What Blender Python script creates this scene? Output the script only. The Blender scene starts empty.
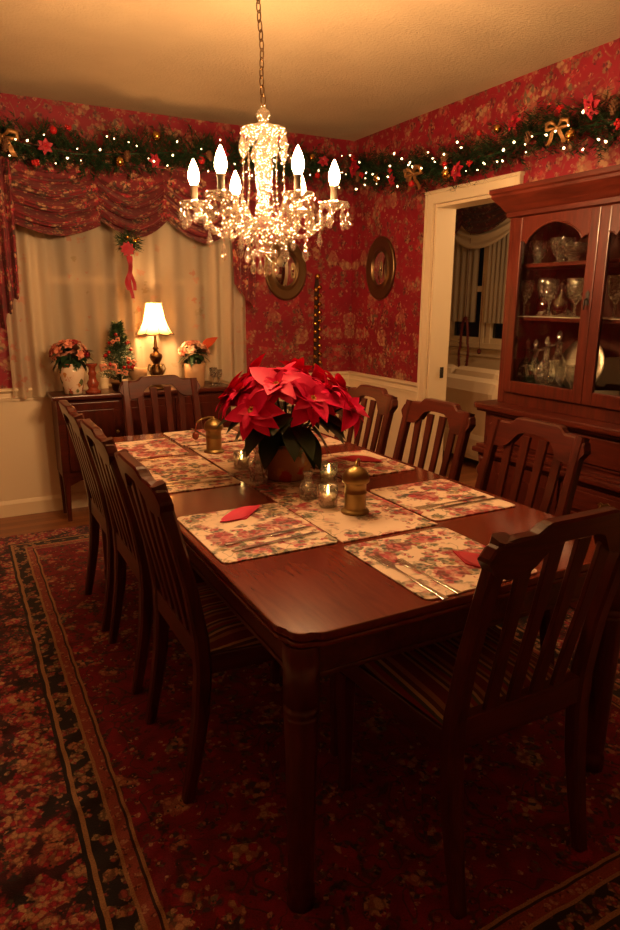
import bpy, bmesh, math, random
from math import sin, cos, pi, radians, sqrt, exp
from mathutils import Vector, Matrix, Euler
random.seed(7)
SC = bpy.context.scene
COL = SC.collection
V = Vector

# ------------------------------------------------------------------ node helpers
class NT:
    def __init__(s, name):
        s.m = bpy.data.materials.new(name); s.m.use_nodes = True
        s.t = s.m.node_tree; s.t.nodes.clear()
        s.out = s.t.nodes.new('ShaderNodeOutputMaterial')
    def n(s, typ, **kw):
        x = s.t.nodes.new('ShaderNode' + typ)
        for k, v in kw.items(): setattr(x, k, v)
        return x
    def l(s, a, b): s.t.links.new(a, b)
    def put(s, sock, v):
        if hasattr(v, 'is_output'): s.l(v, sock)
        elif isinstance(v, (tuple, list)) and len(v) == 3 and sock.type == 'RGBA': sock.default_value = (*v, 1)
        else: sock.default_value = v
    def coord(s, kind='Object', scale=(1, 1, 1), rot=(0, 0, 0)):
        c = s.n('TexCoord'); mp = s.n('Mapping')
        mp.inputs['Scale'].default_value = scale; mp.inputs['Rotation'].default_value = rot
        s.l(c.outputs[kind], mp.inputs['Vector']); return mp.outputs['Vector']
    def noise(s, vec, scale, detail=3, rough=.55, dist=0):
        x = s.n('TexNoise'); s.put(x.inputs['Vector'], vec); x.inputs['Scale'].default_value = scale
        x.inputs['Detail'].default_value = detail; x.inputs['Roughness'].default_value = rough
        x.inputs['Distortion'].default_value = dist; return x.outputs['Fac'], x.outputs['Color']
    def voro(s, vec, scale, feature='F1', rand=1):
        x = s.n('TexVoronoi', feature=feature); s.put(x.inputs['Vector'], vec); x.inputs['Scale'].default_value = scale
        x.inputs['Randomness'].default_value = rand
        return x.outputs['Distance'], (x.outputs['Color'] if feature == 'F1' else None)
    def math(s, op, a, b=0, c=0, clamp=False):
        x = s.n('Math', operation=op, use_clamp=clamp)
        s.put(x.inputs[0], a); s.put(x.inputs[1], b); s.put(x.inputs[2], c); return x.outputs[0]
    def vmath(s, op, a, b):
        x = s.n('VectorMath', operation=op); s.put(x.inputs[0], a); s.put(x.inputs[1], b); return x.outputs[0]
    def sep(s, v):
        x = s.n('SeparateXYZ'); s.l(v, x.inputs[0]); return x.outputs
    def comb(s, a, b, c=0):
        x = s.n('CombineXYZ'); s.put(x.inputs[0], a); s.put(x.inputs[1], b); s.put(x.inputs[2], c); return x.outputs[0]
    def ramp(s, f, stops, interp='LINEAR'):
        x = s.n('ValToRGB'); r = x.color_ramp; r.interpolation = interp
        while len(r.elements) < len(stops): r.elements.new(.5)
        for e, (p, c) in zip(r.elements, stops):
            e.position = p; e.color = (*c, 1) if len(c) == 3 else c
        s.put(x.inputs['Fac'], f); return x.outputs['Color']
    def step(s, f, a, b):   # smooth 0..1 from a to b
        x = s.n('MapRange', interpolation_type='SMOOTHSTEP'); s.put(x.inputs['Value'], f)
        x.inputs['From Min'].default_value = a; x.inputs['From Max'].default_value = b
        return x.outputs['Result']
    def mix(s, f, a, b):
        x = s.n('Mix', data_type='RGBA'); s.put(x.inputs[0], f); s.put(x.inputs[6], a); s.put(x.inputs[7], b); return x.outputs[2]
    def bump(s, h, strength=.3, dist=.01):
        x = s.n('Bump'); x.inputs['Strength'].default_value = strength; x.inputs['Distance'].default_value = dist
        s.l(h, x.inputs['Height']); return x.outputs[0]
    def princ(s, col, rough=.5, **kw):
        b = s.n('BsdfPrincipled'); s.put(b.inputs['Base Color'], col); s.put(b.inputs['Roughness'], rough)
        for k, v in kw.items(): s.put(b.inputs[k.replace('_', ' ')], v)
        s.l(b.outputs[0], s.out.inputs[0]); return b

def simple(name, col, rough=.5, **kw):
    t = NT(name); t.princ(col, rough, **kw); return t.m

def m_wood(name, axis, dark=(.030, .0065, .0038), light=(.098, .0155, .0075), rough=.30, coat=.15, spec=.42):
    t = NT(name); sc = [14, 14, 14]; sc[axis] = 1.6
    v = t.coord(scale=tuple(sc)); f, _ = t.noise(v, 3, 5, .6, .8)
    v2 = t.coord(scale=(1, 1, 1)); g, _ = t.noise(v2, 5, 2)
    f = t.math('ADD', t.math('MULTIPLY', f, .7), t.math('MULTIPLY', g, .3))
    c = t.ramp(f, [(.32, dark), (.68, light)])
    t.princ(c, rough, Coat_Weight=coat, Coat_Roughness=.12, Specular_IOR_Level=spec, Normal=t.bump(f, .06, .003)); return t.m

def flower_layer(t, vec, scale, petal_scale, keep=.45, size=.42, soft=.08):
    """voronoi blossoms: returns (mask, cell random colour, petal variation)"""
    nf, nc = t.noise(vec, petal_scale, 2)
    vv = t.vmath('ADD', vec, t.vmath('SCALE', nc, (0, 0, 0)))
    d, c = t.voro(vec, scale)
    r = t.n('SeparateColor'); t.l(c, r.inputs[0])
    wob = t.math('MULTIPLY', t.math('SUBTRACT', nf, .5), .9)
    dd = t.math('ADD', d, wob)
    m = t.math('SUBTRACT', 1, t.step(dd, size - soft, size + soft))
    k = t.step(r.outputs[1], keep - .02, keep + .02)
    return t.math('MULTIPLY', m, k), r.outputs[0], d, r.outputs[2]

def petal_lay(t, vec, col, scale, pscale, keep, size, stops, amt=.9, mask=None, mixr=.45, gapamt=.6):
    """blossoms whose petals (a finer voronoi) pick their own colours; gaps between petals stay ground-coloured"""
    nf, nc = t.noise(vec, pscale * .55, 2)
    d, c = t.voro(vec, scale); r = t.n('SeparateColor'); t.l(c, r.inputs[0])
    dd = t.math('ADD', d, t.math('MULTIPLY', t.math('SUBTRACT', nf, .5), .75))
    m = t.math('MULTIPLY', t.math('SUBTRACT', 1, t.step(dd, size - .04, size + .05)), t.step(r.outputs[1], keep - .02, keep + .02))
    pd, pc = t.voro(vec, pscale); pr = t.n('SeparateColor'); t.l(pc, pr.inputs[0])
    idx = t.math('ADD', t.math('MULTIPLY', r.outputs[0], 1 - mixr), t.math('MULTIPLY', pr.outputs[0], mixr))
    gap = t.step(pd, .42, .62)
    m = t.math('MULTIPLY', m, t.math('SUBTRACT', 1, t.math('MULTIPLY', gap, gapamt)))
    if mask is not None: m = t.math('MULTIPLY', m, mask)
    return t.mix(t.math('MULTIPLY', m, amt), col, t.ramp(idx, stops, 'CONSTANT'))

def m_wallpaper(name):
    t = NT(name); o = t.sep(t.coord()); vec = t.comb(t.math('ADD', o[0], o[1]), o[2])
    n1, _ = t.noise(vec, 3.5, 3)
    col = t.ramp(n1, [(.3, (.19, .003, .015)), (.7, (.30, .005, .023))])
    n2, _ = t.noise(vec, 6.5, 2, .5, .6)
    vine = t.math('SUBTRACT', 1, t.step(t.math('ABSOLUTE', t.math('SUBTRACT', n2, .5)), .006, .022))
    br, _ = t.noise(vec, 30, 2)
    vine = t.math('MULTIPLY', vine, t.step(br, .42, .6))
    col = t.mix(t.math('MULTIPLY', vine, .55), col, (.22, .12, .06))
    col = petal_lay(t, vec, col, 14, 60, .25, .42, [(0, (.085, .06, .035)), (.3, (.20, .105, .055)), (.52, (.08, .012, .02)), (.7, (.28, .155, .08))], .85)
    col = petal_lay(t, vec, col, 7.5, 36, .30, .44, [(0, (.40, .23, .12)), (.32, (.34, .11, .075)), (.52, (.42, .05, .05)), (.66, (.36, .21, .11)), (.84, (.13, .10, .06))], .85)
    col = petal_lay(t, vec, col, 30, 95, .5, .36, [(0, (.38, .23, .13)), (.5, (.09, .02, .025)), (.75, (.38, .08, .06))], .7)
    t.princ(col, .6); return t.m

def m_fabric_floral(name, scale=1.0, base=((.10, .006, .011), (.19, .011, .020)), rough=.8, coordkind='Object'):
    t = NT(name); vec = t.coord(coordkind)
    n1, _ = t.noise(vec, 9 * scale, 3)
    col = t.ramp(n1, [(.35, base[0]), (.65, base[1])])
    k = base[1][0] / .15
    sc = lambda c: tuple(v * k for v in c)
    col = petal_lay(t, vec, col, 14 * scale, 55 * scale, .15, .46, [(0, sc((.40, .19, .10))), (.28, sc((.32, .02, .035))), (.46, sc((.03, .02, .018))), (.60, sc((.36, .22, .12))), (.8, sc((.05, .045, .03)))], .9)
    col = petal_lay(t, vec, col, 38 * scale, 110 * scale, .45, .36, [(0, sc((.33, .18, .10))), (.5, sc((.03, .015, .015))), (.75, sc((.30, .05, .04)))], .75)
    t.princ(col, rough, Sheen_Weight=.1); return t.m

def m_rug():
    t = NT('oriental_rug_pile'); v = t.coord(); o = t.sep(v)
    wn, wc = t.noise(v, 7, 2)
    vec = t.comb(o[0], o[1])
    dx = t.math('SUBTRACT', t.math('ABSOLUTE', t.math('SUBTRACT', o[0], 1.12)), .83)
    dy = t.math('SUBTRACT', t.math('ABSOLUTE', t.math('SUBTRACT', o[1], 2.39)), 1.51)
    d = t.math('ADD', t.math('MAXIMUM', dx, dy), t.math('MULTIPLY', t.math('SUBTRACT', wn, .5), .016))
    P = lambda col, *a, **k: petal_lay(t, vec, col, *a, **k)
    n1, _ = t.noise(vec, 14, 4)
    fld = t.ramp(n1, [(.35, (.13, .003, .016)), (.65, (.25, .004, .026))])
    n2, _ = t.noise(vec, 8, 2, .5, .7)
    vine = t.math('SUBTRACT', 1, t.step(t.math('ABSOLUTE', t.math('SUBTRACT', n2, .5)), .006, .022))
    fld = t.mix(t.math('MULTIPLY', vine, .7), fld, (.020, .018, .018))
    fld = P(fld, 21, 75, .30, .36, [(0, (.016, .016, .022)), (.45, (.09, .08, .05)), (.6, (.014, .014, .02)), (.8, (.30, .11, .065))])
    fld = P(fld, 9.5, 48, .36, .40, [(0, (.46, .27, .13)), (.25, (.34, .012, .04)), (.42, (.03, .04, .055)), (.58, (.44, .20, .11)), (.74, (.18, .16, .09)), (.86, (.52, .31, .17))])
    fld = P(fld, 42, 120, .58, .32, [(0, (.48, .30, .16)), (.5, (.02, .02, .025)), (.75, (.36, .06, .055))])
    n3, _ = t.noise(vec, 10, 3)
    brd = t.ramp(n3, [(.4, (.014, .010, .015)), (.62, (.07, .008, .018))])
    brd = P(brd, 24, 80, .03, .52, [(0, (.27, .008, .032)), (.36, (.06, .06, .04)), (.5, (.36, .09, .065)), (.72, (.022, .026, .04))])
    brd = P(brd, 12.5, 58, .12, .52, [(0, (.52, .22, .12)), (.25, (.42, .03, .055)), (.45, (.48, .28, .15)), (.6, (.30, .006, .036)), (.78, (.55, .26, .16))], mixr=.55)
    brd = P(brd, 40, 120, .5, .34, [(0, (.52, .32, .18)), (.4, (.30, .04, .04)), (.7, (.012, .012, .018))])
    guard = P((.014, .010, .014), 25, 80, .10, .46, [(0, (.44, .22, .12)), (.4, (.32, .06, .055)), (.6, (.40, .27, .14))])
    redband = P((.27, .055, .045), 48, 130, .2, .42, [(0, (.46, .26, .15)), (.5, (.08, .02, .024)), (.75, (.42, .13, .09))])
    tan = (.36, .20, .095)
    def at(col, a, b, c2):
        k = t.math('MULTIPLY', t.math('GREATER_THAN', d, a), t.math('LESS_THAN', d, b)); return t.mix(k, col, c2)
    col = t.mix(t.math('GREATER_THAN', d, 0), fld, brd)
    col = at(col, 0, .009, tan); col = at(col, .009, .016, (.03, .012, .012)); col = at(col, .016, .046, redband); col = at(col, .046, .056, tan)
    col = at(col, .056, .115, guard); col = at(col, .115, .128, tan); col = at(col, .128, .14, (.012, .009, .012))
    col = at(col, .66, .70, tan)
    f, _ = t.noise(vec, 240, 2)
    dk = t.n('Mix', data_type='RGBA', blend_type='MULTIPLY'); dk.inputs[0].default_value = .55; t.l(col, dk.inputs[6]); t.l(t.ramp(f, [(.3, (.35, .35, .35)), (.65, (1.25, 1.25, 1.25))]), dk.inputs[7])
    t.princ(dk.outputs[2], .95, Sheen_Weight=.05, Normal=t.bump(f, .5, .004)); return t.m

def m_placemat(name, runner=False):
    t = NT(name); oi = t.n('ObjectInfo'); v = t.coord()
    off = t.n('VectorMath', operation='SCALE'); t.l(oi.outputs['Location'], off.inputs[0]); off.inputs[3].default_value = 3.7
    vec = t.vmath('ADD', v, off.outputs[0]); o = t.sep(v)
    big, _ = t.noise(vec, 7, 2)
    if runner: reg = t.step(big, .36, .50)
    else:
        r = t.math('SQRT', t.math('ADD', t.math('POWER', o[0], 2), t.math('POWER', o[1], 2)))
        reg = t.step(t.math('SUBTRACT', big, t.math('MULTIPLY', r, .95)), .20, .30)
    col = (.80, .63, .48)
    n2, _ = t.noise(vec, 13, 2, .5, .5)
    vine = t.math('SUBTRACT', 1, t.step(t.math('ABSOLUTE', t.math('SUBTRACT', n2, .5)), .006, .02))
    col = t.mix(t.math('MULTIPLY', t.math('MULTIPLY', vine, .5), t.step(big, .34, .46)), col, (.15, .14, .055))
    P = lambda col, *a, **k: petal_lay(t, vec, col, *a, **k)
    core = t.step(big, .40, .52) if runner else t.step(t.math('SUBTRACT', big, t.math('MULTIPLY', r, 1.25)), .22, .30)
    col = P(col, 19, 60, .15, .50, [(0, (.055, .07, .022)), (.34, (.34, .23, .08)), (.44, (.022, .03, .018)), (.66, (.42, .03, .06)), (.82, (.10, .12, .04))], mask=reg, mixr=.35, gapamt=.4)
    col = P(col, 11, 50, .10, .50, [(0, (.30, .002, .020)), (.28, (.44, .016, .05)), (.42, (.17, .001, .010)), (.55, (.52, .12, .12)), (.62, (.33, .002, .024)), (.82, (.03, .04, .06))], mask=core, mixr=.3, gapamt=.3)
    col = P(col, 40, 120, .55, .38, [(0, (.36, .003, .026)), (.5, (.05, .055, .022)), (.75, (.45, .05, .07))], mask=t.step(big, .33, .45))
    t.princ(col, .7); return t.m

def m_stripe():
    t = NT('striped_seat_fabric'); o = t.sep(t.coord())
    w = t.math('FRACT', t.math('MULTIPLY', t.math('ADD', o[0], .5), 9.0))
    c = t.ramp(w, [(0, (0.170, 0.017, 0.017)), (.26, (0.510, 0.323, 0.153)), (.33, (0.085, 0.037, 0.025)), (.42, (0.374, 0.204, 0.093)), (.50, (0.255, 0.024, 0.024)),
                   (.62, (0.076, 0.085, 0.043)), (.70, (0.510, 0.340, 0.170)), (.78, (0.119, 0.034, 0.025)), (.88, (0.340, 0.153, 0.068))], 'CONSTANT')
    f, _ = t.noise(t.coord(), 300, 2)
    t.princ(c, .85, Sheen_Weight=.1, Normal=t.bump(f, .2, .002)); return t.m

def m_sheer():
    t = NT('sheer_curtain_cloth'); v = t.coord(); o = t.sep(v); vec = t.comb(o[0], o[2])
    st = t.math('FRACT', t.math('MULTIPLY', t.math('ADD', o[0], .22), 2.55))
    band = t.math('MULTIPLY', t.step(st, .30, .36), t.math('SUBTRACT', 1, t.step(st, .62, .68)))
    m, r, d, r2 = flower_layer(t, vec, 16, 50, .35, .30, .08)
    pink = t.ramp(r, [(0, (.75, .28, .20)), (.4, (.80, .42, .30)), (.75, (.50, .40, .22))], 'CONSTANT')
    m2, r_, d_, r2_ = flower_layer(t, vec, 9, 30, .72, .2, .06)
    k = t.math('MAXIMUM', t.math('MULTIPLY', m, band), t.math('MULTIPLY', m2, .6))
    col = t.mix(t.math('MULTIPLY', k, .65), (.72, .62, .46), pink)
    df = t.n('BsdfDiffuse'); t.l(col, df.inputs[0]); tl = t.n('BsdfTranslucent'); t.l(col, tl.inputs[0])
    a = t.n('MixShader'); a.inputs[0].default_value = .38; t.l(df.outputs[0], a.inputs[1]); t.l(tl.outputs[0], a.inputs[2])
    tr = t.n('BsdfTransparent'); b = t.n('MixShader'); b.inputs[0].default_value = .22
    t.l(a.outputs[0], b.inputs[1]); t.l(tr.outputs[0], b.inputs[2]); t.l(b.outputs[0], t.out.inputs[0]); return t.m

def m_thin_glass(name, tint=(.95, .95, .92), gloss=.12, diffuse=0.0, dcol=(.9, .85, .75), rough=.03, bump=0, face=.55):
    t = NT(name)
    tr = t.n('BsdfTransparent'); t.put(tr.inputs[0], tint)
    gl = t.n('BsdfGlossy'); gl.inputs['Roughness'].default_value = rough
    lw = t.n('LayerWeight'); lw.inputs['Blend'].default_value = .35
    fac = t.math('ADD', t.math('MULTIPLY', lw.outputs['Facing'], face), gloss, clamp=True)
    if bump:
        n, _ = t.voro(t.coord(), bump); nb = t.bump(n, .8, .01); t.l(nb, gl.inputs['Normal'])
    a = t.n('MixShader'); t.l(fac, a.inputs[0]); t.l(tr.outputs[0], a.inputs[1]); t.l(gl.outputs[0], a.inputs[2])
    last = a
    if diffuse:
        df = t.n('BsdfDiffuse'); t.put(df.inputs[0], dcol); b = t.n('MixShader'); b.inputs[0].default_value = diffuse
        t.l(a.outputs[0], b.inputs[1]); t.l(df.outputs[0], b.inputs[2]); last = b
    t.l(last.outputs[0], t.out.inputs[0]); return t.m

def m_emit(name, col, strength, sample=True):
    t = NT(name); e = t.n('Emission'); t.put(e.inputs[0], col); e.inputs[1].default_value = strength
    t.l(e.outputs[0], t.out.inputs[0])
    if not sample: t.m.cycles.emission_sampling = 'NONE'
    return t.m

def m_ceiling():
    t = NT('textured_ceiling_plaster'); v = t.coord(); f, _ = t.noise(v, 60, 4, .65); g, _ = t.noise(v, 4, 3)
    c = t.ramp(g, [(.3, (.49, .39, .25)), (.7, (.545, .435, .28))])
    t.princ(c, .9, Normal=t.bump(f, .55, .012)); return t.m

def m_floor():
    t = NT('oak_floorboards'); v = t.coord(); o = t.sep(v)
    row = t.math('FLOOR', t.math('MULTIPLY', o[1], 16)); fr = t.math('FRACT', t.math('MULTIPLY', o[1], 16))
    n, _ = t.noise(t.comb(t.math('MULTIPLY', o[0], 1.3), t.math('MULTIPLY', o[1], 30), row), 2.5, 4)
    w = t.n('TexWhiteNoise', noise_dimensions='1D'); t.l(row, w.inputs['W'])
    f = t.math('ADD', t.math('MULTIPLY', n, .6), t.math('MULTIPLY', w.outputs[0], .4))
    c = t.ramp(f, [(.2, (.17, .055, .020)), (.8, (.34, .13, .05))])
    c = t.mix(t.math('LESS_THAN', fr, .04), c, (.05, .015, .008))
    t.princ(c, .35); return t.m

def m_vase(name, base, scale=1):
    t = NT(name); v = t.coord(); col = base
    for sc, ps, keep, size, stops in ((24 * scale, 60, .35, .36, [(0, (.12, .13, .05)), (.5, (.45, .20, .06))]),
                                      (15 * scale, 45, .35, .38, [(0, (.40, .04, .03)), (.5, (.55, .16, .10)), (.8, (.06, .05, .08))])):
        m, r, d, r2 = flower_layer(t, v, sc, ps, keep, size, .06)
        col = t.mix(m, col, t.ramp(r, stops, 'CONSTANT'))
    t.princ(col, .25); return t.m

M = {}
M['wallpaper'] = m_wallpaper('red_floral_wallpaper')
M['cream'] = simple('cream_painted_wood', (.78, .66, .46), .45)
M['ceiling'] = m_ceiling(); M['floor'] = m_floor(); M['rug'] = m_rug()
M['wx'] = m_wood('mahogany_grain_across', 0); M['wy'] = m_wood('mahogany_grain_along', 1); M['wz'] = m_wood('mahogany_grain_upright', 2)
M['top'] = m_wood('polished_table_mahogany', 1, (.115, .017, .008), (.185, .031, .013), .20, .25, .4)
M['cabz'] = m_wood('cherry_grain_upright', 2, (.045, .0068, .0036), (.115, .0175, .0085), .32, .1)
M['caby'] = m_wood('cherry_grain_along', 1, (.045, .0068, .0036), (.115, .0175, .0085), .32, .1)
M['cabin'] = m_wood('cherry_cabinet_inside', 2, (.045, .010, .006), (.09, .02, .01), .5, 0)
M['stripe'] = m_stripe(); M['mat'] = m_placemat('floral_placemat_cloth'); M['runner'] = m_placemat('floral_runner_cloth', True); M['sheer'] = m_sheer()
M['valance'] = m_fabric_floral('red_floral_drapery'); M['dark_valance'] = m_fabric_floral('dark_floral_drapery', .7, ((.04, .006, .006), (.09, .012, .010)))
M['pane'] = m_thin_glass('clear_pane', gloss=.02, rough=.01, face=.35)
M['glass'] = m_thin_glass('clear_cut_glass', gloss=.22, diffuse=.03, rough=.10, bump=60, face=.9)
M['glass_green'] = m_thin_glass('green_glass', (.30, .52, .36), .2, .03, (.1, .3, .18))
M['glass_brown'] = m_thin_glass('brown_glass', (.22, .05, .03), .2, .06, (.12, .02, .01))
M['crystal'] = m_thin_glass('chandelier_crystal', (.97, .92, .86), gloss=.19, diffuse=.025, dcol=(.95, .88, .78), rough=.07, bump=70)
M['brass'] = simple('aged_brass', (.34, .245, .095), .36, Metallic=1.0)
M['bronze'] = simple('dark_bronze', (.14, .075, .03), .38, Metallic=1.0)
M['pewter'] = simple('tarnished_plate_metal', (.22, .145, .075), .36, Metallic=1.0)
M['mirror'] = simple('mirror_glass', (.75, .72, .66), .04, Metallic=1.0)
M['silver'] = simple('silver_plate', (.46, .41, .33), .36, Metallic=1.0)
M['steel'] = simple('flatware_steel', (.62, .58, .52), .22, Metallic=1.0)
M['candle'] = simple('ivory_candle_sleeve', (.075, .05, .027), .6)
M['bulb'] = m_emit('lit_candle_bulb', (1.0, .55, .235), 830)
M['fairy'] = m_emit('lit_fairy_bulb', (1.0, .68, .32), 7, False)
M['flame'] = m_emit('candle_flame', (1.0, .55, .17), 30)
M['lampbulb'] = m_emit('lit_lamp_bulb', (1.0, .50, .18), 620)
M['wax'] = simple('candle_wax', (.85, .72, .52), .5, Subsurface_Weight=.2)
M['red_bract'] = simple('poinsettia_red', (.76, .004, .095), .55, Specular_IOR_Level=.25)
M['red_silk'] = simple('red_silk_petal', (.34, .004, .022), .6)
M['cyathia'] = simple('yellow_flower_centre', (.62, .45, .08), .5)
M['leaf'] = simple('dark_green_leaf', (.018, .045, .018), .38)
M['needle'] = simple('green_garland_needle', (.014, .050, .016), .55)
M['needle2'] = simple('deep_garland_needle', (.006, .026, .010), .6)
M['gold'] = simple('gold_bauble', (.60, .33, .08), .22, Metallic=1.0)
M['gold_ribbon'] = simple('gold_mesh_ribbon', (.30, .15, .05), .45, Metallic=.6)
M['red_ball'] = simple('red_bauble', (.42, .012, .015), .18)
M['cone'] = simple('pine_cone_brown', (.16, .07, .03), .7)
M['napkin'] = simple('coral_red_napkin', (.76, .035, .105), .75)
M['redcloth'] = simple('red_napkin', (.42, .005, .022), .75)
M['pink'] = simple('salmon_pink_blossom', (.72, .28, .18), .6)
M['pale'] = simple('pale_peach_blossom', (.78, .50, .34), .6)
M['copper'] = simple('red_lacquered_wood', (.26, .045, .02), .25)
M['vase'] = m_vase('painted_porcelain', (.70, .56, .42)); M['pot'] = m_vase('painted_terracotta', (.34, .15, .075), .9)
M['tan'] = simple('tan_pottery', (.45, .27, .14), .55)
M['dark'] = simple('dark_iron', (.02, .016, .014), .5)
M['sofa'] = simple('cream_upholstery', (.62, .52, .37), .85)
M['strap'] = simple('dark_leather_strap', (.035, .014, .009), .6)
M['tinsel'] = simple('dark_red_tinsel', (.13, .012, .012), .5)
M['china'] = simple('white_china', (.74, .68, .58), .2)
M['night'] = m_thin_glass('night_window_pane', (.5, .5, .5), .01, rough=.3, face=.05)
t_ = NT('lit_lamp_shade_silk')
o_ = t_.sep(t_.coord()); ang = t_.math('ARCTAN2', o_[1], o_[0])
df_ = t_.n('BsdfDiffuse'); df_.inputs[0].default_value = (.86, .62, .34, 1); tl_ = t_.n('BsdfTranslucent'); tl_.inputs[0].default_value = (.95, .70, .40, 1)
mx_ = t_.n('MixShader'); mx_.inputs[0].default_value = .62; t_.l(df_.outputs[0], mx_.inputs[1]); t_.l(tl_.outputs[0], mx_.inputs[2]); t_.l(mx_.outputs[0], t_.out.inputs[0])
M['shade'] = t_.m

# ------------------------------------------------------------------ mesh helpers
class MB:
    def __init__(s): s.bm = bmesh.new(); s.mi = 0; s.smooth = False
    def face(s, vs, smooth=None):
        try: f = s.bm.faces.new(vs)
        except ValueError: return None
        f.material_index = s.mi; f.smooth = s.smooth if smooth is None else smooth; return f
    def vert(s, p): return s.bm.verts.new(p)
    def box(s, x0, x1, y0, y1, z0, z1, bev=0, mx=None):
        c = [(x, y, z) for z in (z0, z1) for y in (y0, y1) for x in (x0, x1)]
        vs = [s.vert(mx @ V(p) if mx else p) for p in c]
        fs = [s.face([vs[i] for i in q], False) for q in ((0, 2, 3, 1), (4, 5, 7, 6), (0, 1, 5, 4), (1, 3, 7, 5), (3, 2, 6, 7), (2, 0, 4, 6))]
        if bev:
            es = list({e for f in fs for e in f.edges})
            r = bmesh.ops.bevel(s.bm, geom=es, offset=bev, segments=2, affect='EDGES', profile=.6)
            for f in r['faces']: f.material_index = s.mi
        return s
    def prism(s, pts, h0, h1, axis='z', bev=0, mx=None):
        """extrude a closed 2-D outline (x,y)->z, (x,z)->y or (y,z)->x"""
        def P(a, b, h):
            p = {'z': (a, b, h), 'y': (a, h, b), 'x': (h, a, b)}[axis]; return mx @ V(p) if mx else V(p)
        A = [s.vert(P(a, b, h0)) for a, b in pts]; B = [s.vert(P(a, b, h1)) for a, b in pts]; n = len(pts)
        fs = [s.face(A[::-1], False), s.face(B, False)]
        for i in range(n): fs.append(s.face([A[i], A[(i + 1) % n], B[(i + 1) % n], B[i]]))
        if bev:
            es = [e for f in fs[:2] if f for e in f.edges]
            r = bmesh.ops.bevel(s.bm, geom=es, offset=bev, segments=2, affect='EDGES', profile=.6)
            for f in r['faces']: f.material_index = s.mi
        return s
    def lathe(s, prof, n=20, c=(0, 0, 0), mx=None, smooth=True, flute=0, fl_n=0, cap=True):
        rings = []
        for r, z in prof:
            ring = []
            for k in range(n):
                a = 2 * pi * k / n; rr = max(r, 1e-5) * (1 - (flute * (.5 + .5 * cos(fl_n * a)) if flute else 0))
                p = V((c[0] + rr * cos(a), c[1] + rr * sin(a), c[2] + z)); ring.append(s.vert(mx @ p if mx else p))
            rings.append(ring)
        for a, b in zip(rings, rings[1:]):
            for k in range(n): s.face([a[k], a[(k + 1) % n], b[(k + 1) % n], b[k]], smooth)
        if cap:
            s.face(rings[0][::-1], False); s.face(rings[-1], False)
        return s
    def tube(s, pts, rad, n=8, cap=True, smooth=True, flat=None, closed=False):
        pts = [V(p) for p in pts]; N = len(pts)
        if not hasattr(rad, '__len__'): rad = [rad] * N
        def tan(i):
            if closed: return (pts[(i + 1) % N] - pts[i - 1]).normalized()
            return (pts[min(i + 1, N - 1)] - pts[max(i - 1, 0)]).normalized()
        T = tan(0); u = T.orthogonal().normalized(); rings = []
        for i, p in enumerate(pts):
            T = tan(i); u = (u - T * u.dot(T)).normalized(); w = T.cross(u)
            rings.append([s.vert(p + (u * cos(2 * pi * k / n) + w * sin(2 * pi * k / n)) * rad[i]) for k in range(n)])
        prs = list(zip(rings, rings[1:])) + ([(rings[-1], rings[0])] if closed else [])
        for a, b in prs:
            for k in range(n): s.face([a[k], a[(k + 1) % n], b[(k + 1) % n], b[k]], smooth)
        if cap and not closed: s.face(rings[0][::-1], False); s.face(rings[-1], False)
        return s
    def bar(s, pts, wx, wy, xa=V((1, 0, 0)), bev=.3):
        """rectangular bar with rounded corners swept along pts; wx along xa, wy across; lists allowed"""
        pts = [V(p) for p in pts]; N = len(pts); xa = V(xa)
        wx = wx if hasattr(wx, '__len__') else [wx] * N; wy = wy if hasattr(wy, '__len__') else [wy] * N
        rings = []
        for i, p in enumerate(pts):
            T = (pts[min(i + 1, N - 1)] - pts[max(i - 1, 0)]).normalized(); a = (xa - T * xa.dot(T)).normalized(); b = T.cross(a)
            hx, hy = wx[i] / 2, wy[i] / 2; c = bev * min(hx, hy); ring = []
            for sx, sy, f in ((1, -1, 1), (1, -1, 0), (1, 1, 0), (1, 1, 1), (-1, 1, 1), (-1, 1, 0), (-1, -1, 0), (-1, -1, 1)):
                ring.append(s.vert(p + a * sx * (hx - (c if f else 0)) + b * sy * (hy - (0 if f else c))))
            rings.append(ring)
        order = [7, 0, 1, 2, 3, 4, 5, 6]
        for A, B in zip(rings, rings[1:]):
            for k in range(8): s.face([A[k], A[(k + 1) % 8], B[(k + 1) % 8], B[k]])
        s.face(rings[0][::-1], False); s.face(rings[-1], False); return s
    def grid(s, fn, nu, nv, smooth=True, wrap=False):
        g = [[s.vert(fn(i / nu, j / nv)) for j in range(nv + 1)] for i in range(nu + (0 if wrap else 1))]
        for i in range(nu):
            for j in range(nv):
                a, b = g[i], g[(i + 1) % len(g)]
                s.face([a[j], b[j], b[j + 1], a[j + 1]], smooth)
        return s
    def ball(s, c, r, nu=10, nv=7, sq=(1, 1, 1), smooth=True):
        c = V(c); prof = [(r * sin(pi * j / nv), -r * cos(pi * j / nv)) for j in range(nv + 1)]
        mx = Matrix.Translation(c) @ Matrix.Diagonal((*sq, 1))
        return s.lathe(prof, nu, mx=mx, smooth=smooth, cap=False)
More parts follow.
